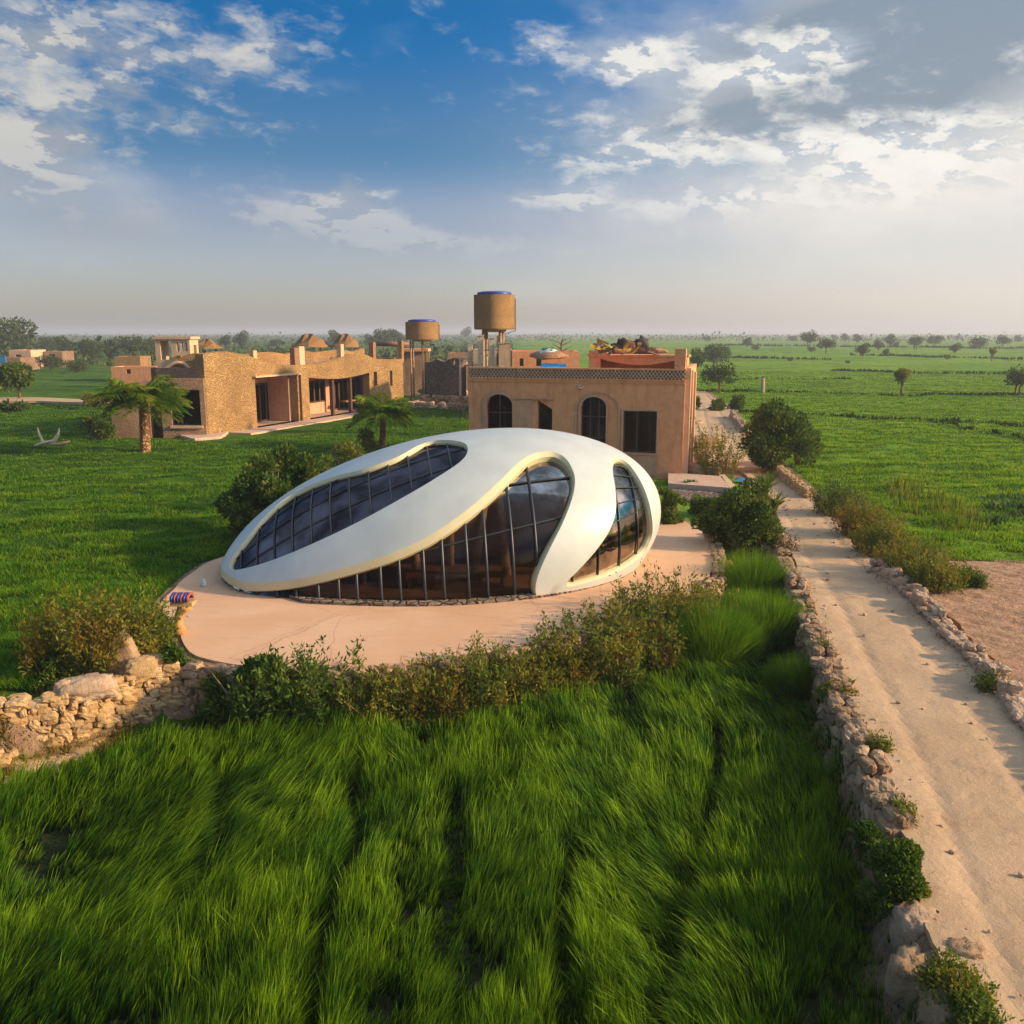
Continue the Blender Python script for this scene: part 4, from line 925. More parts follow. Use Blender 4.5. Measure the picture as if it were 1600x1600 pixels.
# --- water towers
def tower(px0, px1, ytop, ybot, D, legbot, label, lid, legs):
    cx = (px0 + px1) / 2; P = at_d(cx, ybot, D); zb = P[2]; zt = at_d(cx, ytop, D)[2]; rad = (px1 - px0) / 2 / F * D / math.cos(PIT); base = (P[0], P[1], legbot)
    t = thing('water_tower', label, 'water tower', base); mb = MB(); mb.lathe([(0, zb), (rad * .97, zb - .0), (rad, zb + .1), (rad, zt), (rad - .12, zt), (rad - .12, zt - .15), (0, zt - .15)], (P[0], P[1], 0), 48); wb(mb, 'drum', M['drum'], t, False)
    mb = MB(); lz = zt - .1
    mb.lathe([(0, lz), (rad * .80, lz), (rad * .84, lz + .12), (rad * .84, lz + .30), (rad * .6, lz + .38), (0, lz + .40)], (P[0], P[1], 0), 32); wb(mb, 'lid', M['blue_tank'], t, True)
    mb = MB(); mb.lathe([(0, zb - .22), (rad * .55, zb - .2), (rad * .6, zb), (0, zb)], (P[0], P[1], 0), 24); wb(mb, 'base_slab', M['coping'], t, True)
    mb = MB(); mb.tube([(P[0] + rad + .05, P[1] - .1, zt - .3), (P[0] + rad + .05, P[1] - .1, zb - .1), (P[0] + .3, P[1] - .1, zb - .5), (P[0] + .3, P[1] - .1, legbot)], .05, 6); wb(mb, 'pipe', M['rust'], t, True)
    for (ox, oy, r_) in legs:
        mb = MB(); mb.tube([(P[0] + ox, P[1] + oy, legbot), (P[0] + ox, P[1] + oy, zb - .05)], r_, 8); wb(mb, 'leg', M['leg'], t, True)
    return t
M['drum'] = m_rubble('drum_pebbledash', (.60, .36, .16), (.54, .30, .12), (.38, .20, .08), 14, .05)
M['leg'] = m_plain('leg_concrete', (.36, .22, .13), .9, var=.3)
t2 = tower(742, 803, 461, 515, 76, 0, 'taller pebbled water tower drum with a blue lid left above the brown house', 1, [(-.9, -.7, .14), (.5, -.8, .14), (-.7, .8, .14), (.7, .7, .14)])
for z_ in (5.2, 6.6):
    mb = MB(); mb.tube([(-.9, -.7, z_), (.5, -.8, z_), (.7, .7, z_)], .06, 6); mb.build('cross_beam', M['leg'], t2, True)
t1 = tower(635, 685, 503, 531, 104, 0, 'smaller wider water tower drum with a blue lid beside the long stone house', 1, [(0, 0, .13), (-1.2, 1.0, .1), (-1.3, -.6, .1)])

# --- long pebbled house on the left
A1 = np.array(at(326, 683)[:2]); B1 = np.array(at(631, 634)[:2])
lh = thing('stone_house', 'long sunlit ochre pebbled house with deep porch openings left of the water towers', 'house', (A1[0], A1[1], 0))
L1 = float(np.hypot(*(B1 - A1)))
def U1(px, py=640): return wpx(A1, B1, px, py)
def op1(x0, x1, yt, yb, kd):
    a = U1(x0, yt)[0]; b = U1(x1, yt)[0]; return (a, b, .12 if yb is None else U1((x0 + x1) / 2, yb)[1], U1((x0 + x1) / 2, yt)[1], kd)
p1 = op1(398, 464, 588, None, 'rect'); p1b = op1(466, 470, 586, None, 'rect'); p2 = op1(482, 577, 586, None, 'bow'); sl1 = op1(584, 589, 581, 603, 'rect'); sl2 = op1(609, 613, 579, 603, 'rect')
HT = lambda u_: 5.35 + 1.05 * (1 - float(sstep(u_, 3., 9.))) + .2 * math.sin(u_ * .35) + .35 * float(sstep(u_, 19, 20.5) - sstep(u_, 24.5, 26))
mb = MB(); wall_open(mb, A1, B1, -.3, HT, .8, [p1, p1b, p2, sl1, sl2]); wb(mb, 'porch_wall', M['sandstone'], lh)
inw1 = np.array([-(B1 - A1)[1], (B1 - A1)[0]]) / L1
E1, E2 = A1 + inw1 * 5.2, B1 + inw1 * 5.2
mb = MB(); wall_open(mb, B1 + inw1 * .8, E2, -.3, 5.3, .5, []); wall_open(mb, E2, E1, -.3, 5.3, .5, []); wall_open(mb, E1, A1 + inw1 * .8, -.3, 5.3, .5, []); wb(mb, 'outer_wall', M['sandstone_brown'], lh)
mb = MB(); wbox(mb, A1, B1, .05, L1 - .05, 4.55, 4.75, .8, 5.1); wb(mb, 'roof', M['mud'], lh)
# inner wall of the porch with doors
dI = 3.0; dr = [(p1[0] + 3.6, p1[1] + 2., .15, 3.6, 'rect'), (p2[0] + 3.4, p2[0] + 7.2, 1.2, 3.4, 'rect'), (p2[0] + 8.2, p2[0] + 14, .2, 3.3, 'rect')]
mb = MB(); wall_open(mb, A1, B1, 0, 4.5, .3, dr, d0=dI); wb(mb, 'inner_wall', M['mud_in'], lh)
for o in dr:
    a, b, c, d, _ = o; mb = MB(); n_ = max(2, int((b - a) / .8))
    for k_ in range(n_ + 1): u_ = a + (b - a) * k_ / n_; wbox(mb, A1, B1, u_ - .09, u_ + .09, c, d, dI - .06, dI + .1)
    for z_ in (c, d - .18): wbox(mb, A1, B1, a + .1, b - .1, z_, z_ + .14, dI - .04, dI + .08)
    fr = wb(mb, 'window', M['wood'], lh); mb = MB(); wbox(mb, A1, B1, a, b, c, d, dI + .02, dI + .04); shift(mb, lh).build('pane', M['glass_dark'], fr)
for u_ in (p1[0] - .02, p1[1] + .0, p2[0] - .02):   # cross walls of the porch
    mb = MB(); wbox(mb, A1, B1, u_ - .3, u_ + .02, 0, 4.5, .78, dI + .01); wb(mb, 'porch_partition', M['mud_in'], lh)
mb = MB(); wbox(mb, A1, B1, 2.5, 27, -.1, .12, -2.1, dI); wb(mb, 'porch_floor', M['terr2'], lh)
for px in (524, 552):
    u_ = U1(px, 600)[0]; mb = MB(); wbox(mb, A1, B1, u_ - .14, u_ + .14, .1, 4.4, .25, .55); wb(mb, 'porch_post', M['wood'], lh)
mb = MB(); wbox(mb, A1, B1, p1[0] - .3, p1[1] + .2, p1[3] + .03, p1[3] + .16, -.35, .1); wb(mb, 'canopy_slab', M['coping'], lh)
mb = MB(); wbox(mb, A1, B1, p2[0] + 8, p2[0] + 14, 1.1, 1.25, 1., 1.6); wb(mb, 'porch_counter', M['wood_brown'], lh)
# rooftop piers, rails and back parapet
for k_, (px, w_, mt) in enumerate([(401, .3, 'coping'), (466, .45, 'wood_brown'), (474, .5, 'coping'), (537, .35, 'coping'), (587, .35, 'wood_brown'), (631, .3, 'sandstone')]):
    u_, z_ = U1(px, 566); mb = MB(); wbox(mb, A1, B1, u_ - w_ * .8, u_ + w_ * .8, 4.75, 6.55 + .12 * k_, .1, .6); wb(mb, 'roof_pier', M[mt], lh)
mb = MB(); wall_open(mb, A1, B1, 4.75, lambda u_: 6.15 + .2 * math.sin(u_), .4, [], d0=4.78, u0=3); wb(mb, 'back_parapet', M['sandstone'], lh)
mb = MB(); 
for z_ in (5.9, 6.25): mb.tube([wpt(A1, B1, U1(326, 566)[0] + .5, z_, .3), wpt(A1, B1, U1(401, 566)[0], z_, .3)], .05, 6)
wb(mb, 'roof_rail', M['rust'], lh, True)
# front block facing the palm, in shade
Fa, Fb = np.array(at(177, 684)[:2]), A1 + np.array([-.02, -.3])
Fm1, Fm2 = wpt(Fa, Fb, wpx(Fa, Fb, 233, 650)[0], 0)[:2], wpt(Fa, Fb, wpx(Fa, Fb, 252, 650)[0], 0)[:2]
fbk = thing('stone_annex', 'shaded brown pebbled annex with a square dark window behind the tall palm', 'annex', (Fa[0], Fa[1], 0))
def UF(px, py): return wpx(Fa, Fb, px, py)
lf = float(np.hypot(*(Fb - Fa))); hz = 4.55
o1 = (UF(234, 650)[0], UF(253, 650)[0], -.3, 4.0, 'rect'); o2 = (UF(268, 650)[0], UF(314, 650)[0], UF(290, 665)[1], UF(290, 609)[1], 'rect')
mb = MB(); wall_open(mb, Fa, Fb, -.4, lambda u_: 3.2 + 1.35 * sstep(u_, 2.6, 3.4), .6, [o1, o2]); wb(mb, 'front_wall', M['sandstone_brown'], fbk)
mb = MB(); wall_open(mb, Fa + np.array([0, 7.]), Fa + np.array([0, .6]), -.4, 3.2, .5, []); wb(mb, 'side_wall', M['sandstone_brown'], fbk)
mb = MB(); wbox(mb, Fa, Fb, .5, lf, 3.9, 4.05, .6, 6.5); wb(mb, 'roof', M['mud'], fbk)
mb = MB(); a, b, c, d, _ = o2
for u_ in (a + .04, a + .75, b - .04): wbox(mb, Fa, Fb, u_ - .05, u_ + .05, c, d, .2, .3)
wbox(mb, Fa, Fb, a + .1, b - .1, c, c + .1, .2, .3); wbox(mb, Fa, Fb, a + .1, b - .1, d - .1, d, .2, .3); fr = wb(mb, 'window', M['frame'], fbk); mb = MB(); wbox(mb, Fa, Fb, a, b, c, d, .24, .26); shift(mb, fbk).build('pane', M['glass_dark'], fr)
mb = MB(); wbox(mb, Fa, Fb, a - .12, b + .12, c - .2, c - .003, -.12, .5); wb(mb, 'sill', M['coping'], fbk)
mb = MB(); wbox(mb, Fa, Fb, .3, lf, 0, 4., 2.6, 2.8); wbox(mb, Fa, Fb, UF(262, 650)[0], UF(266, 650)[0], -.2, 3.95, .6, 2.6); wb(mb, 'inner_wall', M['wood_brown'], fbk)
P = [at(x, y, 0) for x, y in [(252, 674), (300, 690), (345, 686), (372, 668), (325, 664)]]
ap = sheet('doorstep_paving', [tuple(p[:2]) for p in P], .22, .4, M['terr2'], None, .3); tag(ap, kind='structure')
# stepped gable and roof pavilion above the annex
gb_ = thing('roof_pavilion', 'small square sandstone pavilion with open sides on top of the pebbled house', 'roof pavilion', at_d(275, 566, 74))
G0, G1 = at_d(244, 560, 74)[:2], at_d(298, 560, 74)[:2]
def UG(px, py): return wpx(G0, G1, px, py)
lg = float(np.hypot(*(G1 - G0)))
mb = MB(); wall_open(mb, G0, G1, 4.2, UG(270, 530)[1], .35, [(UG(250, 540)[0], UG(267, 540)[0], UG(255, 562)[1], UG(255, 533)[1], 'rect'), (UG(276, 540)[0], UG(293, 540)[0], UG(290, 549)[1], UG(290, 534)[1], 'rect')])
wall_open(mb, np.array(G1) + (0, .35), np.array(G1) + (0, 2.), 4.2, UG(270, 530)[1], .35, [(.5, 1.2, 5.6, 7., 'rect')]); wall_open(mb, np.array(G0) + (0, 2.), np.array(G0) + (0, .35), 4.2, UG(270, 530)[1], .35, []); wb(mb, 'wall', M['coping'], gb_)
mb = MB(); wbox(mb, G0, G1, -.15, lg + .15, UG(270, 530)[1], UG(270, 526)[1], -.15, 2.1); wb(mb, 'roof', M['coping'], gb_)
for px in (282, 288):
    u_ = UG(px, 540)[0]; mb = MB(); wbox(mb, G0, G1, u_ - .1, u_ + .1, UG(290, 549)[1], UG(290, 534)[1], .05, .3); wb(mb, 'post', M['pale'], gb_)
# gable wall with its curved sloping coping
H0, H1 = at_d(244, 590, 71.5)[:2], at_d(324, 590, 71.5)[:2]
gw = thing('gable_wall', 'stepped sandstone gable wall with a curved coping between the annex and the roof pavilion', 'wall', (H0[0], H0[1], 0))
def UH(px, py): return wpx(H0, H1, px, py)
hz_ = [UH(x, y) for x, y in [(243, 588), (262, 572), (275, 560), (300, 552), (326, 552)]]
xsn = [p[0] for p in hz_]; zsn = [p[1] for p in hz_]
mb = MB(); wall_open(mb, H0, H1, 3.5, lambda u_: float(np.interp(u_, xsn, zsn)), .4, []); wb(mb, 'wall', M['sandstone'], gw)
pts = [wpt(H0, H1, UH(x, y)[0], UH(x, y)[1], -.06) for x, y in [(244, 588), (258, 577), (270, 569), (280, 567), (290, 570), (300, 580), (308, 588)]]
mb = MB(); mb.tube(catmull(pts, 5), .14, 8); wb(mb, 'coping', M['coping'], gw, True)

# --- ruined village house behind the left tower
rh = thing('ruined_house', 'dark rubble walled house with pale door frames behind the smaller water tower', 'house', at(700, 612))
V0, V1 = at_d(664, 612, 106)[:2], at_d(742, 612, 100)[:2]
def UV(px, py): return wpx(V0, V1, px, py)
mb = MB(); wall_open(mb, V0, V1, -.2, lambda u_: 4.6 + .7 * vnoise(u_ * .9, 0, 3), .6, [(UV(706, 570)[0], UV(711, 570)[0], UV(708, 576)[1], UV(708, 561)[1], 'rect'), (UV(722, 580)[0], UV(731, 580)[0], 1., UV(726, 562)[1], 'rect')]); wb(mb, 'wall', M['sandstone_grey'], rh)
mb = MB(); wall_open(mb, np.array(V0) + (0, 7), np.array(V0) + (0, .6), -.2, 4.4, .5, []); wb(mb, 'side_wall', M['sandstone_grey'], rh); mb = MB(); wall_open(mb, np.array(V1) + (.0, .6), np.array(V1) + (0, 7), -.2, 4.4, .5, []); wb(mb, 'side_wall', M['sandstone_grey'], rh)
mb = MB(); wbox(mb, V0, V1, -.1, UV(742, 560)[0] + .1, 4.35, 4.5, .6, 7.2); wb(mb, 'roof', M['mud'], rh)
mb = MB(); a_, z_ = UV(721, 562); b_ = UV(732, 562)[0]
wbox(mb, V0, V1, a_ - .3, a_, 1., z_ + .3, -.1, .3); wbox(mb, V0, V1, b_, b_ + .3, 1., z_ + .3, -.1, .3); wbox(mb, V0, V1, a_, b_, z_, z_ + .3, -.1, .3); wb(mb, 'door_frame', M['pale'], rh)
ph_ = thing('porch_house', 'low mud house with a roof beam and dark porch behind the smaller water tower', 'house', at(648, 600))
Q0, Q1 = at_d(628, 600, 118)[:2], at_d(668, 600, 118)[:2]
def UQ(px, py): return wpx(Q0, Q1, px, py)
mb = MB(); wall_open(mb, Q0, Q1, -.2, UQ(650, 547)[1], .5, [(UQ(633, 580)[0], UQ(640, 580)[0], .2, UQ(640, 562)[1], 'rect'), (UQ(643, 580)[0], UQ(657, 580)[0], 1., UQ(640, 562)[1], 'rect')]); wbox(mb, Q0, Q1, 0, UQ(668, 580)[0], 0, UQ(650, 549)[1], 3, 3.4); wb(mb, 'wall', M['sandstone_brown'], ph_)
mb = MB(); wbox(mb, Q0, Q1, -.5, UQ(670, 580)[0], UQ(650, 549)[1], UQ(650, 545)[1], -.6, 3.5); wb(mb, 'roof', M['mud'], ph_)
mb = MB(); mb.tube([wpt(Q0, Q1, UQ(590, 537)[0], UQ(590, 537)[1], -1), wpt(Q0, Q1, UQ(640, 538)[0], UQ(640, 538)[1], -1)], .3, 8); wb(mb, 'roof_beam', M['wood_brown'], ph_, True)
# rubble terraces in front of them
for k_, (x0, y0, x1, y1, zt, mt, lb) in enumerate([(625, 636, 735, 641, .35, 'rock_pink', 'reddish lowest row of rubble at the edge of the lawn between the two houses'), (640, 630, 735, 633, .7, 'rock', 'middle row of grey rubble between the long house and the brown house'), (660, 621, 735, 624, 1.0, 'rock', 'topmost row of rubble below the dark ruined house')]):
    P = at(x0, y0, 0), at(x1, y1, 0); stones_along([tuple(P[0][:2]), tuple(((P[0] + P[1]) / 2)[:2] + np.array([0, .6])), tuple(P[1][:2])], -.1, zt, 1.2, .55, 60 + k_, M[mt], 'rubble_row', lb)
# --- village clutter between the towers and behind the brown house: white frames, walls, roofs
def house(name, label, x0, x1, ybase, ytop, D, mt, openings=(), depth=5., roofmt='mud', lip=.25, cat='house', d2=None, z0=-.2):
    a, b = at_d(x0, ybase, D)[:2], at_d(x1, ybase, d2 or D)[:2]; t = thing(name, label, cat, (a[0], a[1], 0)); f = lambda px, py: wpx(a, b, px, py)
    zt = f((x0 + x1) / 2, ytop)[1]; l = float(np.hypot(*(b - a))); ops = []
    for (u0, u1, yt, yb) in openings: ops.append((f(u0, yt)[0], f(u1, yt)[0], max(.05, f(u0, yb)[1]), f(u0, yt)[1], 'rect'))
    dirn = (b - a) / l; nn = np.array([-dirn[1], dirn[0]])
    mb = MB(); wall_open(mb, a, b, z0, zt, .4, ops); wall_open(mb, b + nn * .4, b + nn * depth, z0, zt, .4, []); wall_open(mb, b + nn * depth, a + nn * depth, z0, zt, .4, []); wall_open(mb, a + nn * depth, a + nn * .4, z0, zt, .4, []); wb(mb, 'wall', M[mt], t)
    mb = MB(); wbox(mb, a, b, .05, l - .05, zt - lip - .15, zt - lip, .4, depth - .02); wb(mb, 'roof', M[roofmt], t)
    if ops:
        for o in ops:
            mb = MB(); wbox(mb, a, b, o[0], o[1], o[2], o[3], .2, .26); wb(mb, 'door' if o[2] < 1. else 'window', M['frame'], t)
    return t
house('village_house', 'low flat mud house behind the brown house, left of the blue sheet', 800, 905, 600, 549, 84, 'mud', [(812, 818, 560, 572), (838, 846, 560, 572)], 6)
house('village_house', 'pale plastered house with white posts under the taller water tower', 740, 800, 600, 546, 90, 'coping', [(748, 755, 556, 575), (776, 783, 552, 570)], 5)
house('village_house', 'pinkish ruined house left of the taller water tower', 700, 742, 600, 552, 122, 'sandstone_brown', [(712, 717, 562, 575)], 6)
for k_, (px, yt, yb, D, mt, lb) in enumerate([(751, 525, 566, 71, 'pale', 'white post standing at the left foot of the taller water tower'), (769, 529, 566, 70.5, 'pale', 'white post standing below the middle of the taller water tower'), (784, 537, 562, 70, 'coping', 'short pale post right of the taller water tower'), (793, 536, 562, 70, 'coping', 'shortest pale post, farthest right of the taller water tower'), (735, 540, 566, 92, 'pale', 'pale post beside the ruined house left of the taller tower')]):
    P = at_d(px, yb, D); zt = at_d(px, yt, D)[2]; mb = MB(); mb.box(-.22, .22, -.2, .2, 0, zt); mb.box(-.27, .27, -.25, .25, zt, zt + .08); tag(mb.build('post', M[mt], None, False, (P[0], P[1], 0)), lb, 'post')
# hamlet on the far left
house('village_house', 'long low mud house at the left edge of the picture with a blue shutter', -40, 36, 600, 559, 190, 'sandstone_brown', [(1, 9, 549 + 12, 570)], 8)
house('village_house', 'small sunlit mud house with a dark doorway beside the blue shuttered one', 18, 52, 590, 547, 200, 'coping', [(24, 33, 554, 566)], 7)
house('village_house', 'little square mud hut left of the dark trees with a pale pillar', 72, 100, 585, 549, 205, 'sandstone_brown', [(76, 86, 553, 560)], 6)
house('village_house', 'small yellow walled yard beside the dark trees left of the pebbled house', 182, 222, 600, 557, 150, 'sandstone', [], 5, lip=1.5)
house('village_house', 'low reddish wall and shed in front of the yellow yard', 176, 246, 605, 573, 132, 'mud', [(197, 204, 577, 584)], 4)
bsh = wpx; P = at_d(5, 566, 189); mb = MB(); mb.box(-.75, .75, -.1, .1, 0, 1.5); mb.box(-.85, .85, -.14, -.1, 1.4, 1.6)
tag(mb.build('shutter', M['blue_cloth'], None, False, (P[0], P[1] - .3, P[2] - .2)), 'blue shutter with a white head on the long house at the left edge', 'shutter')
P = at(1191, 615); mb = MB(); mb.tube([(0, 0, -.1), (.05, 0, .8), (0, 0, 1.9), (.12, 0, 2.1)], [.3, .26, .24, .12], 8)
tag(mb.build('standing_stone', M['rock_pink'], None, False, tuple(P)), 'pale upright stone standing alone in the right green field near the path', 'stone')
# curved bleached branches on the left lawn
P = at(78, 697); 
for k_, (pts, r_, lb) in enumerate([([(-.3, 0, .05), (-.55, 0, .5), (-.72, 0, 1.0), (-.75, 0, 1.35)], [.07, .1, .08, .02], 'left upright branch of the bleached pile on the left lawn'), ([(-.2, .1, .1), (.25, .1, .35), (.6, .1, .8), (.75, .1, 1.3)], [.1, .15, .12, .02], 'thick right upright branch of the bleached pile on the left lawn'),
                                     ([(-1.0, -.3, .04), (-.4, -.1, .25), (.1, 0, .35), (.5, .1, .5)], [.06, .1, .1, .04], 'bleached branch lying low towards the left in the lawn pile'), ([(.1, -.1, .15), (.6, -.1, .12), (1.1, -.1, .2), (1.5, 0, .35)], [.1, .12, .16, .05], 'orange brown branch lying towards the right in the lawn pile')]):
    mb = MB(); mb.tube(catmull(pts, 4), np.interp(np.linspace(0, 3, 13), range(4), r_), 8); tag(mb.build('branch', M['pale'] if k_ < 3 else M['rock_ochre'], None, True, (P[0], P[1], 0)), lb, 'branch')
# thatched shelters on the far roofs
def hut(px, yb, yt, D, w_, label, mt='thatch'):
    P = at_d(px, yb, D); zt = at_d(px, yt, D)[2]; h = zt - P[2]; t = thing('thatched_shelter', label, 'shelter', P)
    mb = MB(); mb.lathe([(w_ * .56, h * .30), (w_ * .60, h * .22), (w_ * .40, h * .55), (w_ * .18, h * .86), (0, h)], (0, 0, 0), 9); vv = mb.v[0]; vv *= 1 + .12 * np.sin(vv[:, :1] * 5 + vv[:, 1:2] * 3); mb.build('roof', M[mt], t)
    for sx in (-.35, .35):
        mb = MB(); mb.tube([(sx * w_, 0, -1.5), (sx * w_, 0, h * .4)], .09, 6); mb.build('post', M['bark'], t)
hut(484, 548, 521, 110, 3.9, 'brown thatched shelter with an orange side above the long house, left one of two')
hut(540, 548, 521, 122, 3.6, 'darker thatched shelter above the long house, right one of two')
hut(323, 549, 529, 96, 2.8, 'dark thatched shelter right beside the roof pavilion')
# ------------------------------------------------------------------ stone walls and boulders
w1 = A2([(-60, 1100), (0, 1096), (60, 1088), (110, 1082), (160, 1066), (210, 1050), (250, 1042), (290, 1037)])
w2 = A2([(292, 1039), (340, 1044), (420, 1052), (550, 1054), (700, 1041), (800, 1021), (900, 999), (1000, 968), (1092, 932), (1122, 903), (1123, 868), (1107, 836)])
w1 = [(x * (1 - .32 / math.hypot(x, y)), y * (1 - .32 / math.hypot(x, y))) for x, y in w1]; w2 = [(x * (1 - (.28 if i < 3 else .12) / math.hypot(x, y)), y * (1 - (.28 if i < 3 else .12) / math.hypot(x, y))) for i, (x, y) in enumerate(w2)]
stones_along([(x, y) for x, y in w1], LOWZ - .1, [.10, .06, .05, .10, .08, .06, .05, .05], .42, .23, 3, M['rock_ochre'], 'dry_stone_wall', 'sunlit ochre dry stone wall at the left edge of the picture below the brown bush')
stones_along([(x, y) for x, y in w2], LOWZ - .1, .07, .4, .25, 4, M['rock'], 'retaining_wall', 'low retaining wall of grey field stones along the front edge of the pink plaza')
w3 = [tuple(p) for p in catmull(A2([(1214, 838), (1222, 868), (1240, 905), (1256, 950), (1275, 1000), (1296, 1050), (1318, 1100), (1345, 1160), (1368, 1215), (1385, 1260), (1404, 1300)]), 3)]
stones_along(w3, LOWZ + .1, .10, .5, .36, 5, M['rock'], 'path_wall', 'rough wall of big stones between the dirt path and the tall dark grass', .2)
w4 = [tuple(p) for p in catmull(A2([(1368, 893), (1400, 915), (1440, 952), (1485, 1000), (1530, 1042), (1568, 1090), (1598, 1128), (1640, 1180), (1700, 1270)]), 3)]
stones_along(w4, -.05, np.linspace(.34, .22, len(w4)), .42, .30, 6, M['rock_pink'], 'field_wall', 'pale dry stone wall between the dirt path and the ploughed brown field', .15)
w5 = [tuple(p) for p in catmull(A2([(1191, 722), (1212, 738), (1232, 756), (1250, 770), (1263, 780)]), 3)]
stones_along(w5, -.05, .45, .4, .26, 7, M['rock_ochre'], 'kerb_wall', 'low reddish kerb wall beside the path in front of the big round bush', .04)
w6 = [tuple(p) for p in A2([(1143, 652), (1150, 662), (1160, 672), (1166, 678)])]
stones_along(w6, -.05, .5, .4, .3, 8, M['rock_pink'], 'kerb_wall', 'short pale kerb wall at the far end of the path left of the big bush', .04)
def boulder(px, py, sx, sy, sz, z0, label, seed, mt=None, sink=.12, yaw=None, name='boulder', pt=0.):
    r_ = np.random.default_rng(seed); V, Fq = stone_tpl(seed + 50, 9); P = at(px, py, z0)
    V = V * (1 + .10 * (fbm(V[:, 0] * 1.7 + seed, V[:, 1] * 1.7 + V[:, 2] * 1.3, seed, 3)[:, None] - .5) * 2)
    if pt: V[:, :2] *= (1 - pt * (V[:, 2:3] + 1) / 2)
    V = V * np.array([sx, sy, sz]) / 2; a = r_.uniform(0, 3) if yaw is None else yaw
    v = np.stack([V[:, 0] * math.cos(a) - V[:, 1] * math.sin(a), V[:, 0] * math.sin(a) + V[:, 1] * math.cos(a), V[:, 2] + sz / 2 - sink], 1)
    o = obj(name, mesh_from(v, Fq, True), mt or M['rock_pink'], None, tuple(P)); return tag(o, label, 'boulder')
boulder(1428, 1487, .70, .62, .80, -.55, 'round pinkish boulder under the trailing green shrub at the path edge', 1)
boulder(1424, 1560, .72, .62, .75, -.62, 'round grey boulder just in front of the pinkish one, beside the dark grass', 2, M['rock'])
boulder(1478, 1612, .55, .5, .7, -.35, 'squarish boulder cut by the bottom edge of the picture beside the path', 3, M['rock'])
boulder(1506, 1500, .5, .4, .35, -.1, 'flat half buried stone among the yellow green weeds by the path', 4, M['rock'])
boulder(196, 1052, 1.1, .6, 1.15, 0, 'tall pointed grey rock standing in front of the brown bush', 5, M['rock'], .1, .1, 'rock', .7)
boulder(222, 1056, .75, .5, .55, 0, 'orange sunlit block leaning against the pointed rock', 6, M['rock_ochre'], .1, .6, 'rock')
boulder(136, 1080, 1.5, .8, .5, 0, 'long smooth tan slab lying on the wall below the brown bush', 7, M['rock_pink'], .15, .35, 'rock', .3)
boulder(101, 1086, .4, .3, .45, 0, 'small white stone on top of the ochre wall', 8, M['rock_pink'], .1, None, 'rock')
boulder(248, 1042, .9, .45, .4, 0, 'flat topped brown rock beside the plaza corner', 9, M['rock_ochre'], .1, .1, 'rock')
boulder(318, 917, .22, .14, .30, .05, 'small white upright stone on the shaded corner of the plaza', 10, M['white_cloth'], .02, None, 'rock', .4)
boulder(1100, 700, 2.4, 1.6, 1.1, 0, 'large smooth grey boulder against the right side of the brown house', 11, M['rock'], .2, .2)
boulder(1082, 662, 1.8, 1.6, .7, 0, 'broad flat boulder behind the brown house beside the path', 12, M['rock_pink'], .2, .2)
boulder(1088, 742, .9, .6, .75, .1, 'white veined stone on the terrace by the corner of the brown house', 13, M['rock_pink'], .1)
boulder(1112, 742, 1., .6, .6, .1, 'reddish stone beside the white veined stone on the terrace', 14, M['rock_ochre'], .1)
boulder(1068, 838, .8, .5, .35, -.3, 'flat grey stone below the terrace steps', 15, M['rock'], .1)
boulder(1134, 905, .5, .5, .8, -.9, 'bluish stone at the right end of the plaza wall', 16, M['rock'], .1)
for i, (px, py, s, lb) in enumerate([(1442, 1108, .09, 'small white pebble on the path near its right wall'), (1404, 1098, .12, 'pale pebble in the middle of the path'), (1510, 1100, .10, 'white pebble by the foot of the right wall'), (1518, 1130, .09, 'nearer small white pebble by the right wall'), (1395, 955, .1, 'pale pebble at the right edge of the path')]):
    boulder(px, py, s * .8, s * .6, s * .5, .06, lb, 30 + i, M['rock_pink'], .02, None, 'pebble')
r_ = np.random.default_rng(9); mb = MB(); X = r_.uniform(-16, -9.3, 900); Y = r_.uniform(15.5, 20.5, 900); d_ = sdf(X, Y, LOW); k = (d_ < 0) & (d_ > -2.0) & (fbm(X, Y, 44) > .4); X, Y = X[k], Y[k]; Z = zg(X, Y)
for x, y, z in zip(X, Y, Z):
    V, Fq = TPL[r_.integers(len(TPL))]; sz = r_.uniform(.05, .2); a = r_.uniform(0, 6.28); V = V * np.array([sz, sz * .8, sz * .6]); mb.raw(np.stack([V[:, 0] * math.cos(a) - V[:, 1] * math.sin(a) + x, V[:, 0] * math.sin(a) + V[:, 1] * math.cos(a) + y, V[:, 2] + z + .02], 1), Fq)
tag(mb.build('rubble', M['rock_ochre'], None, False), 'sunlit ochre rubble strewn down the bank at the left edge', 'rubble', kind='stuff')
# terraces and steps by the corner of the brown house
tb = thing('terrace', 'pale stone faced terrace with steps between the brown house and the plaza', 'terrace', at(1090, 765, 0))
def quadslab(px, z0, z1, nm, mt, par):
    P = [at(x, y, z1) - np.array(par.location) for x, y in px]; mb = MB(); lo = [np.array([p[0], p[1], z0]) for p in P]; hi = [np.array([p[0], p[1], z1]) for p in P]
    mb.hexa(lo + hi); return mb.build(nm, mt, par)
M['terr'] = m_plaster('terrace_paving', (.50, .33, .24), (.58, .41, .31), .02)
quadslab([(1044, 755), (1140, 762), (1128, 744), (1044, 738)], -.4, .30, 'upper_slab', M['terr'], tb)
quadslab([(1058, 782), (1132, 790), (1140, 764), (1046, 757)], -.9, .05, 'lower_wall', M['sandstone_grey'], tb)
quadslab([(1062, 806), (1112, 812), (1120, 797), (1058, 788)], -1.0, -.15, 'step', M['sandstone_grey'], tb)
quadslab([(1070, 828), (1100, 832), (1108, 818), (1066, 810)], -1.1, -.45, 'step', M['sandstone_grey'], tb)
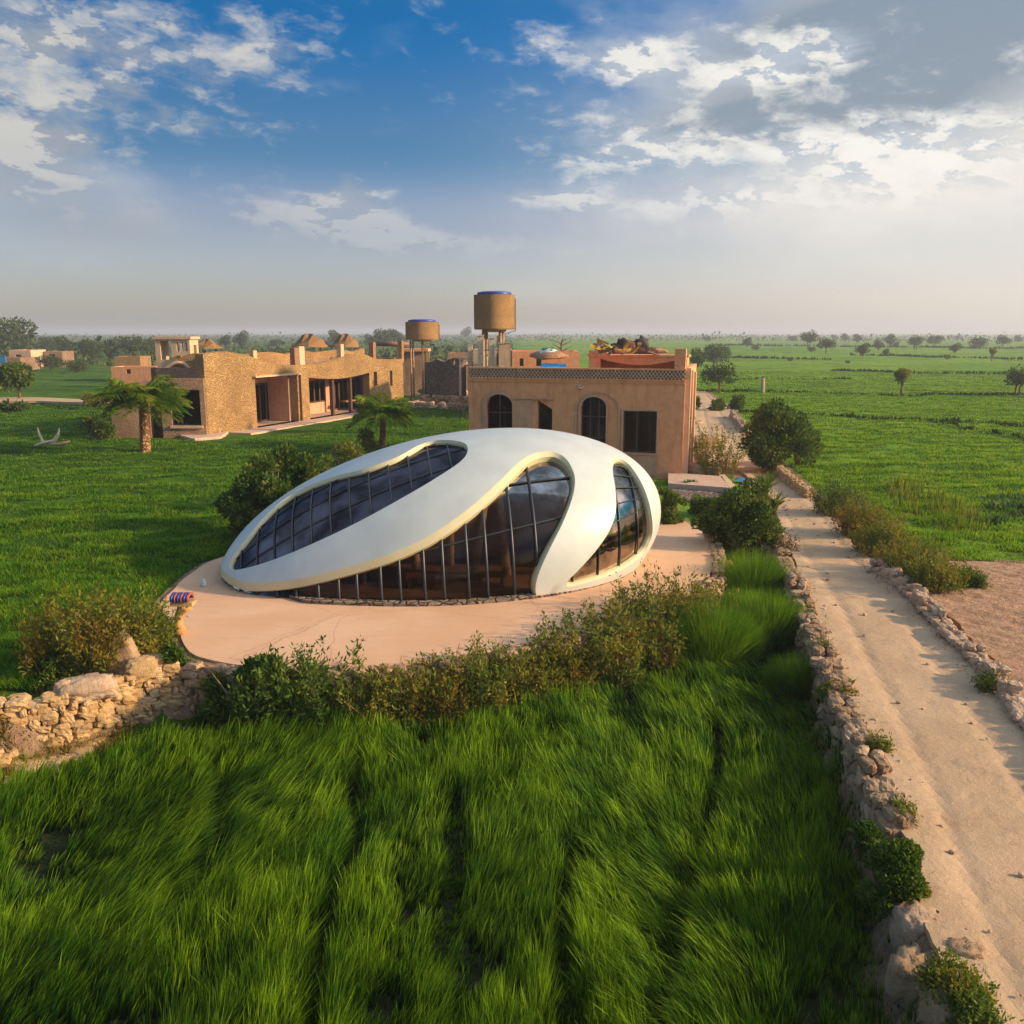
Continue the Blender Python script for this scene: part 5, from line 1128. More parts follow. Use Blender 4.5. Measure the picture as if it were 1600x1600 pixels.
mb = MB(); P = [at(*p, .3) for p in [(1124, 742), (1132, 741), (1168, 778), (1158, 782)]]; lo = [p * (1, 1, 0) + (0, 0, -.3) for p in P]; mb.hexa(lo + P)
tag(mb.build('ramp_kerb', M['coping']), 'narrow sunlit kerb running from the terrace down to the path', 'kerb')
mb = MB(); P = at(1158, 752, .1); pts = np.array([(-.42, -.2, .06), (.35, -.35, .03), (.45, .25, .05), (-.25, .35, .1), (0, 0, .22)]); mb.raw(pts, None, [(0, 1, 4), (1, 2, 4), (2, 3, 4), (3, 0, 4)])
tag(mb.build('tarpaulin', M['blue_cloth'], None, False, P), 'crumpled blue sheet lying on the path edge by the tall shrub', 'tarpaulin')
# orange marker with a striped bundle at the plaza's left corner
mk = thing('marker_post', 'curved orange post topped with a red and blue striped bundle on the plaza corner', 'post', at(290, 990, .05))
mb = MB(); mb.tube([(-.15, 0, 0), (-.18, .02, .25), (-.16, .02, .5), (-.02, 0, .72), (.1, 0, .82)], [.2, .13, .11, .15, .2], 12); mb.build('post', m_plain('orange_plaster', (.50, .25, .09), .85, var=.2), mk, True)
mb = MB(); mb.box(-.28, .3, -.2, .2, .82, .92); mb.build('slab', M['rock_ochre'], mk)
for k_ in range(6):
    mb = MB(); x = -.24 + k_ * .085; mb.tube([(x, -.2, .95), (x, -.19, 1.06), (x, 0, 1.12), (x, .19, 1.06), (x, .2, .95)], .045, 8); mb.build('bundle_roll', M['red_cloth'] if k_ % 2 else M['blue_tank'], mk, True)
#SECTION PLANTS
# ------------------------------------------------------------------ plants
M['lf_dark'] = m_leaf('dark_leaves', (.025, .065, .010), (.07, .13, .018), (.14, .17, .025), .3)
M['lf_mid'] = m_leaf('green_leaves', (.045, .095, .012), (.085, .15, .02), (.15, .19, .03), .35)
M['lf_olive'] = m_leaf('olive_leaves', (.07, .12, .015), (.17, .20, .025), (.26, .20, .03), .35)
M['lf_ochre'] = m_leaf('ochre_leaves', (.15, .10, .015), (.28, .18, .022), (.13, .17, .02), .35)
M['lf_bright'] = m_leaf('bright_tuft', (.018, .09, .003), (.055, .19, .005), (.20, .33, .012), .33, True)
M['lf_far'] = m_leaf('far_leaves', (.035, .065, .018), (.07, .105, .025), (.10, .12, .03), .25)
M['lf_palm'] = m_leaf('palm_leaves', (.06, .15, .012), (.15, .27, .02), (.32, .34, .03), .45)
M['twig'] = m_plain('twig', (.20, .13, .06), .9, var=.3)
def leafcloud(Pc, size, out=None, asp=.45):
    n = len(Pc); size = np.broadcast_to(size, n)
    d = rng.normal(0, 1, (n, 3)); 
    if out is not None: d = d * .8 + out * 1.0
    d /= np.linalg.norm(d, axis=1)[:, None]; r_ = rng.normal(0, 1, (n, 3)); s = np.cross(d, r_); s /= np.linalg.norm(s, axis=1)[:, None] + 1e-9
    l = size[:, None]; V = np.stack([Pc, Pc + d * l * .45 + s * l * asp * .5, Pc + d * l, Pc + d * l * .45 - s * l * asp * .5], 1).reshape(-1, 3)
    b = np.arange(n)[:, None] * 4; return V, np.concatenate([b, b + 1, b + 2, b + 3], 1)
def crown_pts(n, rx, ry, rz, zc, clumps, cr_, flat=False):
    c = rng.normal(0, 1, (clumps, 3)); c /= np.linalg.norm(c, axis=1)[:, None]; c *= rng.uniform(.3, 1.2, (clumps, 1)) ** .7
    if flat: c[:, 2] = np.abs(c[:, 2])
    rad = cr_ * rng.uniform(.4, 1.5, clumps); w_ = rad ** 2; k = rng.choice(clumps, n, p=w_ / w_.sum())
    d = rng.normal(0, 1, (n, 3)); d /= np.linalg.norm(d, axis=1)[:, None]; rr_ = rad[k] * (1 - .45 * rng.random(n) ** 2)
    P = c[k] * np.array([rx, ry, rz]) + d * rr_[:, None] * np.array([1, 1, .8]); P[:, 2] += zc; return P, d
def bush(name, label, cat, P, w_, dpt, h, mt, n, leaf, style='leafy', group=None, clumps=22, rz=0.):
    t = thing(name, label, cat, P, rz, group); mb = MB(); V = None
    if style == 'leafy':
        pts, d = crown_pts(n, w_ * .36, dpt * .36, h * .42, h * .43, clumps, min(w_, dpt, h) * .19); pts = pts[pts[:, 2] > .02]; d = d[:len(pts)]
        o = pts - np.array([0, 0, h * .2]); o /= np.linalg.norm(o, axis=1)[:, None] + 1e-6
        V, Q_ = leafcloud(pts, leaf * rng.uniform(.6, 1.4, len(pts)), o)
        for _ in range(9):
            e = np.array([rng.uniform(-.33, .33) * w_, rng.uniform(-.3, .3) * dpt, h * rng.uniform(.55, .85)]); m_ = e * .5 + rng.normal(0, .05 * h, 3); mb.tube([(0, 0, -.1), m_, e], [.05 * h ** .5, .03 * h ** .5, .008], 5, False)
    elif style == 'scrub':    # many thin stems carrying small leaves
        ns = max(20, n // 45); pc = []; dd = []
        for _ in range(ns):
            b0 = np.array([rng.uniform(-.42, .42) * w_, rng.uniform(-.42, .42) * dpt, 0]); fall = 1 - .55 * (abs(b0[0]) / (w_ * .5)) ** 2
            ht = h * rng.uniform(.45, 1.08) * fall; lean_ = rng.normal(0, .22, 2) + b0[:2] / max(w_, .1) * .5
            s = np.linspace(0, 1, 5); pts = np.stack([b0[0] + lean_[0] * ht * s ** 1.3, b0[1] + lean_[1] * ht * s ** 1.3, ht * s], 1); mb.tube(pts, [.014, .011, .009, .006, .003], 3, False)
            m_ = n // ns; tt = rng.uniform(.12, 1, m_) ** .8; q_ = np.stack([np.interp(tt, s, pts[:, k]) for k in range(3)], 1) + rng.normal(0, .055 + .05 * h * (1 - tt[:, None]) * .6, (m_, 3)); pc.append(q_); dd.append(np.tile([lean_[0], lean_[1], 1.], (m_, 1)) + rng.normal(0, .5, (m_, 3)))
        pts = np.concatenate(pc); pts[:, 2] = np.abs(pts[:, 2]) + .01; V, Q_ = leafcloud(pts, leaf * rng.uniform(.6, 1.5, len(pts)), np.concatenate(dd), .38)
    elif style == 'tuft':     # dome of grass blades
        n_ = n; a = rng.uniform(0, 6.28, n_); r_ = np.sqrt(rng.random(n_)); wob = .75 + .5 * vnoise(a * 2, a * 0 + w_, 3); X = r_ * np.cos(a) * w_ * .45 * wob; Y = r_ * np.sin(a) * dpt * .45 * wob
        V, Q_, H_ = blades(X, Y, np.zeros(n_) - .02, h * np.sqrt(np.maximum(.12, 1 - r_ ** 2 * .85)) * rng.uniform(.45, 1.2, n_), leaf * rng.uniform(.6, 1.4, n_), np.arctan2(Y, X) + rng.normal(0, .4, n_), np.clip(r_ * .55 + .05 + rng.normal(0, .08, n_), .02, .9), 3)
        obj('foliage', mesh_from(V, Q_, True, {'h': H_}), mt, t); return t
    obj('foliage', mesh_from(V, Q_, True), mt, t); mb.build('stem', M['twig'], t); return t
def bpx(px, py, z=None):
    P = at(px, py, 0 if z is None else z); return P
G_ = 'shrubs along the front edge of the plaza'
# hedge along the front edge of the plaza, standing on the lower field
HZ = LOWZ
for k, (px, py, wpx_, h, mt, n, leaf, st, lb) in enumerate([
    (395, 1112, 150, 1.9, 'lf_dark', 5200, .11, 'leafy', 'large dark green shrub at the left end of the hedge against the grey stone wall'),
    (455, 1108, 120, 2.1, 'lf_mid', 3600, .10, 'scrub', 'taller olive topped shrub growing right beside the large dark green one'),
    (345, 1124, 70, 1.2, 'lf_dark', 1800, .09, 'leafy', 'small dark shrub at the foot of the grey wall, first of the hedge'),
    (505, 1112, 60, 1.2, 'lf_dark', 1500, .09, 'leafy', 'low dark shrub between the large ones and the twiggy ones'),
    (565, 1115, 100, 1.7, 'lf_olive', 2000, .08, 'scrub', 'sparse twiggy shrub with bare stems rising over the plaza edge'),
    (618, 1108, 90, 1.55, 'lf_olive', 2200, .08, 'scrub', 'second twiggy shrub, a little denser than the sparse one on its left'),
    (675, 1095, 110, 1.45, 'lf_ochre', 3600, .08, 'scrub', 'rusty brown low shrub in the middle of the hedge'),
    (735, 1085, 120, 1.75, 'lf_olive', 4200, .08, 'scrub', 'ochre shrub with tall thin twigs in the middle of the hedge'),
    (795, 1072, 120, 1.65, 'lf_olive', 4200, .08, 'scrub', 'olive brown shrub with feathery twigs below the pavilion windows'),
    (855, 1058, 110, 1.3, 'lf_ochre', 3800, .08, 'scrub', 'low rusty shrub between the feathery one and the big dense one'),
    (915, 1045, 150, 2.0, 'lf_olive', 6200, .09, 'scrub', 'big dense ochre green shrub in front of the pavilion leg'),
    (985, 1028, 130, 2.1, 'lf_olive', 5600, .09, 'scrub', 'big dense rusty shrub right of the pavilion leg'),
    (1045, 1003, 120, 2.5, 'lf_olive', 5400, .09, 'scrub', 'tallest olive shrub of the hedge with pointed tips over the plaza'),
    (1090, 985, 80, 1.9, 'lf_olive', 3200, .09, 'scrub', 'last olive shrub of the hedge next to the bright grass mounds')]):
    yw = float(np.interp(px, [340, 420, 550, 700, 800, 900, 1000, 1092], [1044, 1052, 1054, 1041, 1021, 999, 968, 932])); P = at(px, yw, 0); P = P * (1 - .75 / np.hypot(P[0], P[1])); P[2] = HZ; w_ = wpx_ / F * P[1] * 1.25; h = h * .88 + .12
    bush('shrub', lb, 'shrub', P, w_, w_ * .7, h, M[mt], int(n * 1.7), leaf * 1.35, st, G_)
# around the plaza and beyond
def B(name, px, py, wpx_, hpx, mt, n, leaf, st, lb, z=0, cat='shrub', clumps=22, group=None, dp=.8):
    P = at(px, py, z); k = P[1] / F / math.cos(PIT); w_ = wpx_ * k; h = hpx * k
    if z == 0 and sdf(np.array([P[0]]), np.array([P[1]]), PATH)[0] > 1: P = np.array([P[0], P[1], zg1(P[0], P[1]) - .02])
    return bush(name, lb, cat, P, w_, w_ * dp, h, M[mt], n, leaf, st, group, clumps)
B('shrub', 412, 832, 110, 125, 'lf_dark', 9000, .20, 'leafy', 'tall dark leafy shrub behind the left end of the pavilion', clumps=26)
B('shrub', 455, 800, 90, 105, 'lf_dark', 6000, .20, 'leafy', 'dark shrub behind the pavilion, right of the tallest dark one')
B('shrub', 385, 850, 60, 70, 'lf_dark', 3500, .18, 'leafy', 'low dark shrub touching the pavilion tip from behind')
B('shrub', 500, 770, 70, 75, 'lf_mid', 4000, .18, 'leafy', 'mid green shrub above the pavilion skylight')
B('shrub', 538, 745, 64, 60, 'lf_olive', 3200, .16, 'leafy', 'yellowish autumn tinted shrub below the small palm')
B('shrub', 573, 702, 34, 38, 'lf_ochre', 1500, .16, 'leafy', 'small round reddish brown bush at the foot of the small palm')
B('shrub', 130, 1046, 150, 132, 'lf_ochre', 9000, .11, 'scrub', 'large rusty orange bush at the left of the plaza behind the rocks')
B('shrub', 192, 1026, 120, 112, 'lf_olive', 7000, .11, 'scrub', 'olive and rusty bush overlapping the large one, nearer the plaza')
B('shrub', 80, 1062, 100, 60, 'lf_dark', 4000, .11, 'leafy', 'dark low bush at the foot of the large rusty bush')
B('shrub', 236, 1012, 70, 70, 'lf_olive', 3500, .09, 'scrub', 'grey olive shrub leaning over the plaza edge by the orange marker post')
B('shrub', 274, 1042, 38, 44, 'lf_mid', 1500, .10, 'leafy', 'small bright green shrub at the base of the orange marker post')
B('shrub', 150, 688, 56, 46, 'lf_dark', 2500, .24, 'leafy', 'dark shrub with an orange base left of the pebbled annex')
B('shrub', 152, 640, 44, 30, 'lf_olive', 1500, .26, 'leafy', 'small brownish bush between the track and the tall palm')
B('shrub', 1213, 738, 128, 116, 'lf_dark', 15000, .20, 'leafy', 'big round dark bush on the right side of the path', clumps=34)
B('shrub', 1245, 728, 64, 80, 'lf_mid', 3500, .22, 'leafy', 'greener shrub joined to the right of the big round bush')
B('shrub', 1120, 745, 56, 92, 'lf_olive', 3400, .13, 'scrub', 'tall airy olive shrub between the brown house and the path')
B('shrub', 1168, 868, 120, 125, 'lf_dark', 13000, .14, 'leafy', 'dense dark shrub between the terrace steps and the path', clumps=30, z=-.3)
B('shrub', 1122, 868, 84, 84, 'lf_dark', 6000, .13, 'leafy', 'lower dark shrub left of the dense dark one beside the plaza', z=-.5)
B('shrub', 1105, 815, 60, 44, 'lf_mid', 3200, .13, 'leafy', 'green shrub growing over the terrace steps', z=-.3)
B('shrub', 1160, 812, 70, 50, 'lf_mid', 3600, .14, 'leafy', 'green shrub below the narrow sunlit kerb', z=-.1)
B('shrub', 1046, 818, 52, 60, 'lf_mid', 3600, .14, 'leafy', 'green shrub peeping out behind the right end of the pavilion')
B('shrub', 1122, 642, 24, 20, 'lf_mid', 900, .3, 'leafy', 'small yellowish shrub at the far bend of the path')
B('shrub', 1150, 640, 26, 24, 'lf_mid', 900, .3, 'leafy', 'small bright shrub on the field side of the far bend')
B('shrub', 1086, 640, 16, 22, 'lf_dark', 700, .3, 'leafy', 'small cactus like shrub behind the brown house beside the path')
B('shrub', 1075, 770, 40, 22, 'lf_mid', 1200, .12, 'leafy', 'low green shrub in front of the terrace', z=-.3)
SC_ = 'scrub along the right side of the path'
for k, (px, py, w_, h, mt, lb) in enumerate([(1312, 805, 80, 58, 'lf_dark', 'dark mound of scrub nearest the low kerb wall'), (1345, 838, 80, 62, 'lf_ochre', 'rusty mound of scrub just below the dark one'), (1378, 868, 90, 62, 'lf_olive', 'olive mound of scrub in the middle of the strip'),
                                           (1420, 900, 90, 64, 'lf_olive', 'yellowish mound of scrub above the pale stone wall'), (1458, 925, 80, 60, 'lf_olive', 'olive mound of scrub at the corner of the ploughed field'), (1500, 918, 60, 34, 'lf_mid', 'thin low greenish scrub reaching into the ploughed field')]):
    B('scrub', px, py, w_, h, mt, 5200, .10, 'scrub', lb, group=SC_, cat='scrub')
for k, (px, py, w_, h, lb) in enumerate([(1172, 945, 110, 84, 'round bright green grass mound closest to the plaza wall'), (1200, 1010, 110, 88, 'bright grass mound against the path wall'), (1115, 1040, 130, 100, 'large bright grass mound beside the end of the hedge'), (1160, 985, 80, 66, 'small grass mound squeezed between the larger ones'), (1225, 950, 60, 40, 'darker grass mound in the shade of the path wall'), (1245, 1090, 90, 70, 'dark grass mound beside the big wall stones')]):
    B('grass_mound', px, py, w_, h, 'lf_bright', 11000, .013, 'tuft', lb, z=LOWZ, cat='grass mound', group='grass mounds between the plaza and the path')
# trailing plants over the path wall
for (px, py, w_, h, mt, st, n, lb) in [(1310, 1098, 74, 50, 'lf_olive', 'leafy', 2600, 'yellow green creeper hanging over the path wall'), (1392, 1418, 128, 120, 'lf_mid', 'leafy', 11000, 'dense trailing green shrub above the round boulders'), (1435, 1430, 50, 60, 'lf_olive', 'leafy', 2600, 'yellowish edge shrub right beside the trailing green one'),
                                       (1490, 1560, 90, 60, 'lf_olive', 'scrub', 3200, 'yellow green weeds among the last boulders'), (1520, 1602, 60, 50, 'lf_mid', 'scrub', 2200, 'green weeds at the bottom edge beside the path'), (1352, 1345, 84, 70, 'lf_dark', 'leafy', 4200, 'dark creeper in the shadow of the path wall'),
                                       (1545, 1082, 40, 34, 'lf_dark', 'scrub', 1200, 'small dark weed clump under the pale stone wall'), (1285, 1022, 30, 24, 'lf_olive', 'scrub', 700, 'little dry plant on the path side of the stone wall'), (1232, 862, 34, 30, 'twig', 'scrub', 700, 'dry brown twigs at the top end of the path wall'), (1370, 1175, 34, 26, 'lf_olive', 'scrub', 700, 'little weed clump halfway along the path wall'), (1412, 1288, 34, 40, 'lf_olive', 'scrub', 900, 'weed clump behind the long flat wall stones')]:
    B('creeper' if st == 'leafy' else 'weed_clump', px, py, w_, h, mt, n, .065, st, lb, z=-.25 if st == 'leafy' else .02, cat='creeper' if st == 'leafy' else 'weed')
n = 60000; X = rng.uniform(-17, -8.6, n); Y = rng.uniform(15, 21, n); d_ = sdf(X, Y, LOW); k = (d_ < .25) & (d_ > -2.1) & (rng.random(n) < sstep(fbm(X * 1.5, Y * 1.5, 17), .32, .55) * sstep(-X, 8.6, 9.8)); X, Y = X[k], Y[k]; n = len(X)
V_, Q_, H_ = blades(X, Y, zg(X, Y) - .02, rng.uniform(.10, .30, n), .02 * rng.uniform(.6, 1.4, n), rng.uniform(0, 6.28, n), rng.uniform(.3, .9, n), 3)
tag(obj('dry_grass', mesh_from(V_, Q_, True, {'h': H_}), M['dry']), 'ochre dry grass covering the sunlit bank at the left edge', 'grass', kind='stuff')
tufts('reeds', 'tall yellow green reeds in a patch of the right field', 'reeds', m_leaf('reed_blades', (.13, .17, .02), (.26, .25, .04), None, .4, True), [(1380, 760), (1440, 760), (1545, 825), (1535, 850), (1470, 835), (1395, 795)], 1500, (.25, .8), .02, None, (.05, .25))
tufts('maize', 'broad leaved dark green maize patch at the right edge of the field', 'crop', m_leaf('maize_blades', (.04, .10, .03), (.09, .17, .05), None, .35, True), [(1530, 785), (1640, 775), (1650, 815), (1545, 825)], 2200, (.2, .5), .05, None, (.3, .8))
tufts('wall_weeds', 'short weeds growing along the foot of the plaza wall and the hedge', 'weeds', M['weed'], [(300, 1110), (520, 1120), (700, 1105), (900, 1060), (1100, 1000), (1130, 940), (1230, 960), (1260, 1100), (1100, 1060), (900, 1110), (700, 1150), (500, 1170), (300, 1170)], 22000, (.25, .6), .02, LOWZ, (.2, .7))
tufts('path_weeds', 'thin dry weeds along the left edge of the dirt path', 'weeds', M['dry'], [(1228, 850), (1245, 850), (1300, 980), (1340, 1080), (1400, 1200), (1450, 1310), (1480, 1450), (1540, 1600), (1480, 1600), (1440, 1420), (1400, 1260), (1330, 1110), (1280, 990)], 5000, (.06, .2), .012, .03, (.3, .9))
tufts('verge_weeds', 'thin dry weeds on the reddish verge under the pale stone wall', 'weeds', M['dry'], [(1310, 815), (1360, 860), (1450, 940), (1560, 1060), (1640, 1170), (1610, 1180), (1530, 1080), (1430, 970), (1340, 880), (1296, 830)], 3500, (.06, .22), .012, .04, (.3, .9))

r_ = np.random.default_rng(5); n = 5000; X = r_.uniform(3, 22, n); Y = r_.uniform(8, 60, n); d_ = -sdf(X, Y, PATH); k = (d_ > .08) & (r_.random(n) < np.exp(-d_ / .35) * .9 + .05); X, Y = X[k], Y[k]; mb = MB(); sm = stone_tpl(3, 3)
for x, y in zip(X, Y):
    sz = r_.uniform(.012, .05) * (1 + y / 60); a = r_.uniform(0, 6.28); V = sm[0] * np.array([sz, sz * .8, sz * .6]); mb.raw(np.stack([V[:, 0] * math.cos(a) - V[:, 1] * math.sin(a) + x, V[:, 0] * math.sin(a) + V[:, 1] * math.cos(a) + y, V[:, 2] + .075], 1), sm[1])
tag(mb.build('gravel', M['rock_pink'], None, False), 'loose gravel scattered along both edges of the dirt path', 'gravel', kind='stuff')
# spiky plant on the dark shrub by the path
t = thing('spiky_plant', 'spiky leaved plant rising above the dark shrub beside the path', 'plant', at(1192, 850)); V = []; Qq = []; HH = []
for (cx_, cz_, nn, ll) in [(0, 2.0, 60, .95), (-.35, 1.55, 40, .8), (.35, 1.3, 50, .85), (.2, .8, 40, .7)]:
    a = rng.uniform(0, 6.28, nn); v, q_, h_ = blades(np.full(nn, cx_), rng.normal(0, .1, nn), np.full(nn, cz_), np.full(nn, ll), np.full(nn, .075), a, rng.uniform(.3, .95, nn), 3); Qq.append(q_ + sum(len(x) for x in V)); V.append(v)
obj('foliage', mesh_from(np.concatenate(V), np.concatenate(Qq), True), M['lf_mid'], t); mb = MB(); mb.tube([(0, 0, 0), (.05, 0, 1.), (0, 0, 2.)], [.06, .05, .03], 6); mb.tube([(0, 0, .5), (.3, 0, 1.3)], [.04, .03], 6); mb.build('stem', M['twig'], t)

# palms
def palm(px, py, ytrunk, crown_px, label, nf, droop=.65):
    P = at(px, py); D = P[1]; k = D / F / math.cos(PIT); ht = (py - ytrunk) * k; cr2 = crown_px * k; t = thing('palm_tree', label, 'palm tree', P)
    s = np.linspace(0, 1, 30); rad = (.34 - .08 * s) * (1 + .10 * (np.arange(30) % 2)); mb = MB(); mb.tube(np.stack([.12 * np.sin(s * 2), 0 * s, -.1 + (ht + .1) * s], 1), rad * ht / 3.8, 12); mb.build('trunk', M['palm_bark'], t, False)
    V = []; Q_ = []; nb = 0
    for i in range(nf):
        a = i * 2.4 + rng.normal(0, .2); el0 = rng.uniform(-.25, 1.05); l = cr2 * rng.uniform(.8, 1.1); ss = np.linspace(0, 1, 13); dirh = np.array([math.cos(a), math.sin(a), 0])
        r_ = ss * l * math.cos(el0 * .7); z_ = ss * l * math.sin(el0) - droop * l * ss ** 2 * .62; sp = dirh * r_[:, None] + np.array([0, 0, 1]) * z_[:, None] + np.array([.11, 0, ht])
        side = np.array([-dirh[1], dirh[0], 0]); nn_ = 44
        for sg in (-1, 1):
            tt = np.linspace(.08, 1, nn_); b0 = np.stack([np.interp(tt, ss, sp[:, m]) for m in range(3)], 1); ll = l * .34 * np.sin(np.pi * (.12 + .8 * tt)) + .05; tip = b0 + side * sg * ll[:, None] * .85 + dirh * ll[:, None] * .55 + np.array([0, 0, -1]) * ll[:, None] * rng.uniform(.15, .6, nn_)[:, None]
            wv = dirh * .034 * l / 2.7 * 1.4; m_ = (b0 + tip) / 2 + np.array([0, 0, .03]); v = np.stack([b0, m_ + wv, tip, m_ - wv], 1).reshape(-1, 3); V.append(v); bq = nb + np.arange(nn_)[:, None] * 4; Q_.append(np.concatenate([bq, bq + 1, bq + 2, bq + 3], 1)); nb += len(v)
    obj('crown', mesh_from(np.concatenate(V), np.concatenate(Q_), False), M['lf_palm'], t)
    mb = MB(); 
    for i in range(16):
        a = i * .9; mb.tube([(.11 + .12 * math.cos(a), .12 * math.sin(a), ht - .15), (.11 + .32 * math.cos(a), .32 * math.sin(a), ht + .28)], [.07, .03], 5)
    mb.build('frond_bases', M['palm_bark'], t)
palm(227, 707, 618, 66, 'taller palm with a stout ringed trunk in front of the pebbled annex', 56)
palm(597, 699, 640, 50, 'smaller palm on the lawn in front of the long stone house', 50)

# trees: prototypes with crown and trunk, copied over the fields
def tree_proto(name, label, w_, h, th, mt, n, leaf, flat, P, clumps=16, multi=1):
    t = thing(name, label, 'tree', P); mb = MB(); tr = .045 * h ** .9
    for k in range(multi):
        x = (k - (multi - 1) / 2) * w_ * .12; tops = []
        mb.tube([(x, 0, -.2), (x + .03 * h, 0, th * .6), (x, 0.02 * h, th)], [tr, tr * .8, tr * .65], 7)
        for a in np.arange(5) * 1.3 + k: mb.tube([(x, .02 * h, th * .85), (x + .18 * w_ * math.cos(a), .18 * w_ * math.sin(a), th + (h - th) * .35), (x + .33 * w_ * math.cos(a), .33 * w_ * math.sin(a), th + (h - th) * .6)], [tr * .5, tr * .3, tr * .12], 5)
    mb.build('trunk', M['bark'], t, True)
    ch = h - th * .8; pts, d = crown_pts(n, w_ * .36, w_ * .36, ch * .30, th * .8 + ch * .48, clumps, min(w_, ch * 1.6) * .17); V, Q_ = leafcloud(pts, leaf * rng.uniform(.6, 1.4, n), d, .6); obj('crown', mesh_from(V, Q_, True), M[mt], t); return t
protos = {}
def T(kind, px, py, hpx, label, group='scattered trees on the right plain', wf=1.):
    spec = {'acacia': (1.25, 1., .42, 'lf_far', 1700, .075, True, 18), 'round': (1.05, 1., .18, 'lf_far', 1700, .075, False, 14), 'thin': (.5, 1., .3, 'lf_olive', 900, .06, False, 9), 'broad': (1.8, 1., .2, 'lf_far', 2300, .08, False, 22)}[kind]
    P = at(px, py); hm = hpx * P[1] / F / math.cos(PIT); z = zg1(P[0], P[1]); P = (P[0], P[1], z)
    if kind not in protos:
        wq, hq, thq, mt, n, lf, fl, cl = spec; t = tree_proto('field_tree', label, wq * 5, hq * 5, thq * 5, mt, n, lf * 5, fl, P, cl, 2 if kind == 'acacia' else 1); protos[kind] = t; t.scale = (hm / 5 * wf, hm / 5 * wf, hm / 5); t.rotation_euler = (0, 0, rng.uniform(0, 6)); t['group'] = group; return t
    return dup(protos[kind], P, rng.uniform(0, 6), (hm / 5 * wf, hm / 5 * wf, hm / 5), label, group)
ts = [('acacia', 1124, 614, 46, 'umbrella shaped tree on two thin trunks at the far end of the path'), ('broad', 1114, 571, 32, 'broad dark tree beyond the umbrella shaped one'), ('round', 1088, 580, 34, 'dark round tree just right of the roof of the brown house'), ('acacia', 1264, 545, 25, 'flat topped tree, tallest of the far middle group'), ('acacia', 1290, 554, 23, 'umbrella tree right below the flat topped tallest one'),
      ('round', 1348, 560, 22, 'round bushy tree with a short trunk in the middle distance'), ('round', 1391, 542, 20, 'dark oval tree behind the round bushy one'), ('round', 1372, 548, 17, 'narrow tree left of the dark oval one'), ('acacia', 1430, 547, 21, 'dome shaped tree between the oval tree and the yellow one'), ('broad', 1460, 541, 16, 'wide low tree right of the dome shaped one'),
      ('round', 1492, 554, 17, 'small round tree standing nearer than the wide low ones'), ('broad', 1530, 546, 18, 'long flat crowned tree towards the right edge'), ('acacia', 1566, 543, 20, 'dark umbrella tree close to the right edge near the horizon'), ('thin', 1409, 617, 55, 'slender yellow green sapling alone in the right field'), ('acacia', 1590, 618, 43, 'dark umbrella tree cut by the right edge of the picture'),
      ('thin', 1549, 565, 26, 'thin dark pole like tree right of the small round tree'), ('round', 1384, 559, 12, 'little bush like tree under the dark oval tree'), ('round', 1168, 543, 16, 'small dark tree nearest the brown house on the far plain'), ('round', 1320, 535, 14, 'faint round tree near the horizon, left half of the plain'), ('round', 1339, 537, 15, 'faint narrow tree near the horizon beside the faint round one'),
      ('broad', 1240, 534, 10, 'faint low tree line clump left of the flat topped tree'), ('round', 1302, 532, 9, 'tiny faint tree right above the umbrella tree'), ('broad', 1105, 535, 9, 'faint clump just right of the house parapet near the horizon'), ('round', 1461, 534, 9, 'tiny tree above the wide low tree'), ('round', 1496, 532, 9, 'tiny round tree above the small round one'), ('broad', 1180, 548, 8, 'low dark bush right of the small dark tree'),
      ('round', 1590, 536, 12, 'small faint tree at the far right near the horizon'), ('broad', 1480, 562, 8, 'flat dark bush below the small round tree'), ('broad', 1268, 551, 9, 'flat bush at the foot of the flat topped tree'), ('broad', 1235, 566, 6, 'low dark bush on the second bund'), ('broad', 1325, 568, 6, 'low dark bush right on the second bund'), ('round', 729, 530, 18, 'lone faint tree on the horizon between the two water towers'), ('round', 1400, 545, 10, 'small tree touching the oval tree from the right')]
for a in ts: T(*a)
tl = [('broad', 5, 560, 62, 'tall dark tree cut by the left edge above the mud houses'), ('round', 38, 555, 30, 'green tree just right of the tall left one'), ('broad', 75, 552, 26, 'wide pale green tree behind the small mud hut'), ('round', 103, 558, 32, 'dark green tree right of the small mud hut'), ('broad', 140, 565, 34, 'broad green tree in the middle of the left grove'), ('round', 172, 562, 30, 'dark round tree of the left grove'),
      ('broad', 208, 562, 36, 'wide dark tree behind the yellow yard'), ('round', 236, 560, 34, 'light green tree between the yellow yard and the roof pavilion'), ('broad', 80, 580, 24, 'low olive bush in front of the small mud hut'), ('broad', 120, 584, 22, 'low brown green bush before the left grove'), ('round', 352, 545, 20, 'dark tree above the pebbled house, left of the palm like one'), ('round', 378, 545, 26, 'pointed tree above the pebbled house roof rail'),
      ('broad', 430, 545, 14, 'low green hedge like tree above the long house'), ('broad', 512, 546, 13, 'yellow green bush between the two thatched shelters'), ('round', 524, 544, 26, 'dark tree behind the right thatched shelter'), ('broad', 600, 546, 30, 'large olive tree left of the smaller water tower'), ('round', 622, 544, 26, 'dark tree touching the smaller water tower'), ('round', 578, 544, 20, 'green tree left of the large olive one')]
for a in tl: T(*a, group='trees around the far village')
# tree on the left meadow with its own dark bush
P = at(30, 628); k = P[1] / F; t = tree_proto('meadow_tree', 'bushy yellow green tree standing alone beside the track on the left meadow', 62 * k, 66 * k, 22 * k, 'lf_mid', 3600, .42, False, (P[0], P[1], 0), 20)
B('shrub', 24, 644, 46, 22, 'lf_dark', 1600, .35, 'leafy', 'dark bush at the foot of the lone tree on the left meadow')
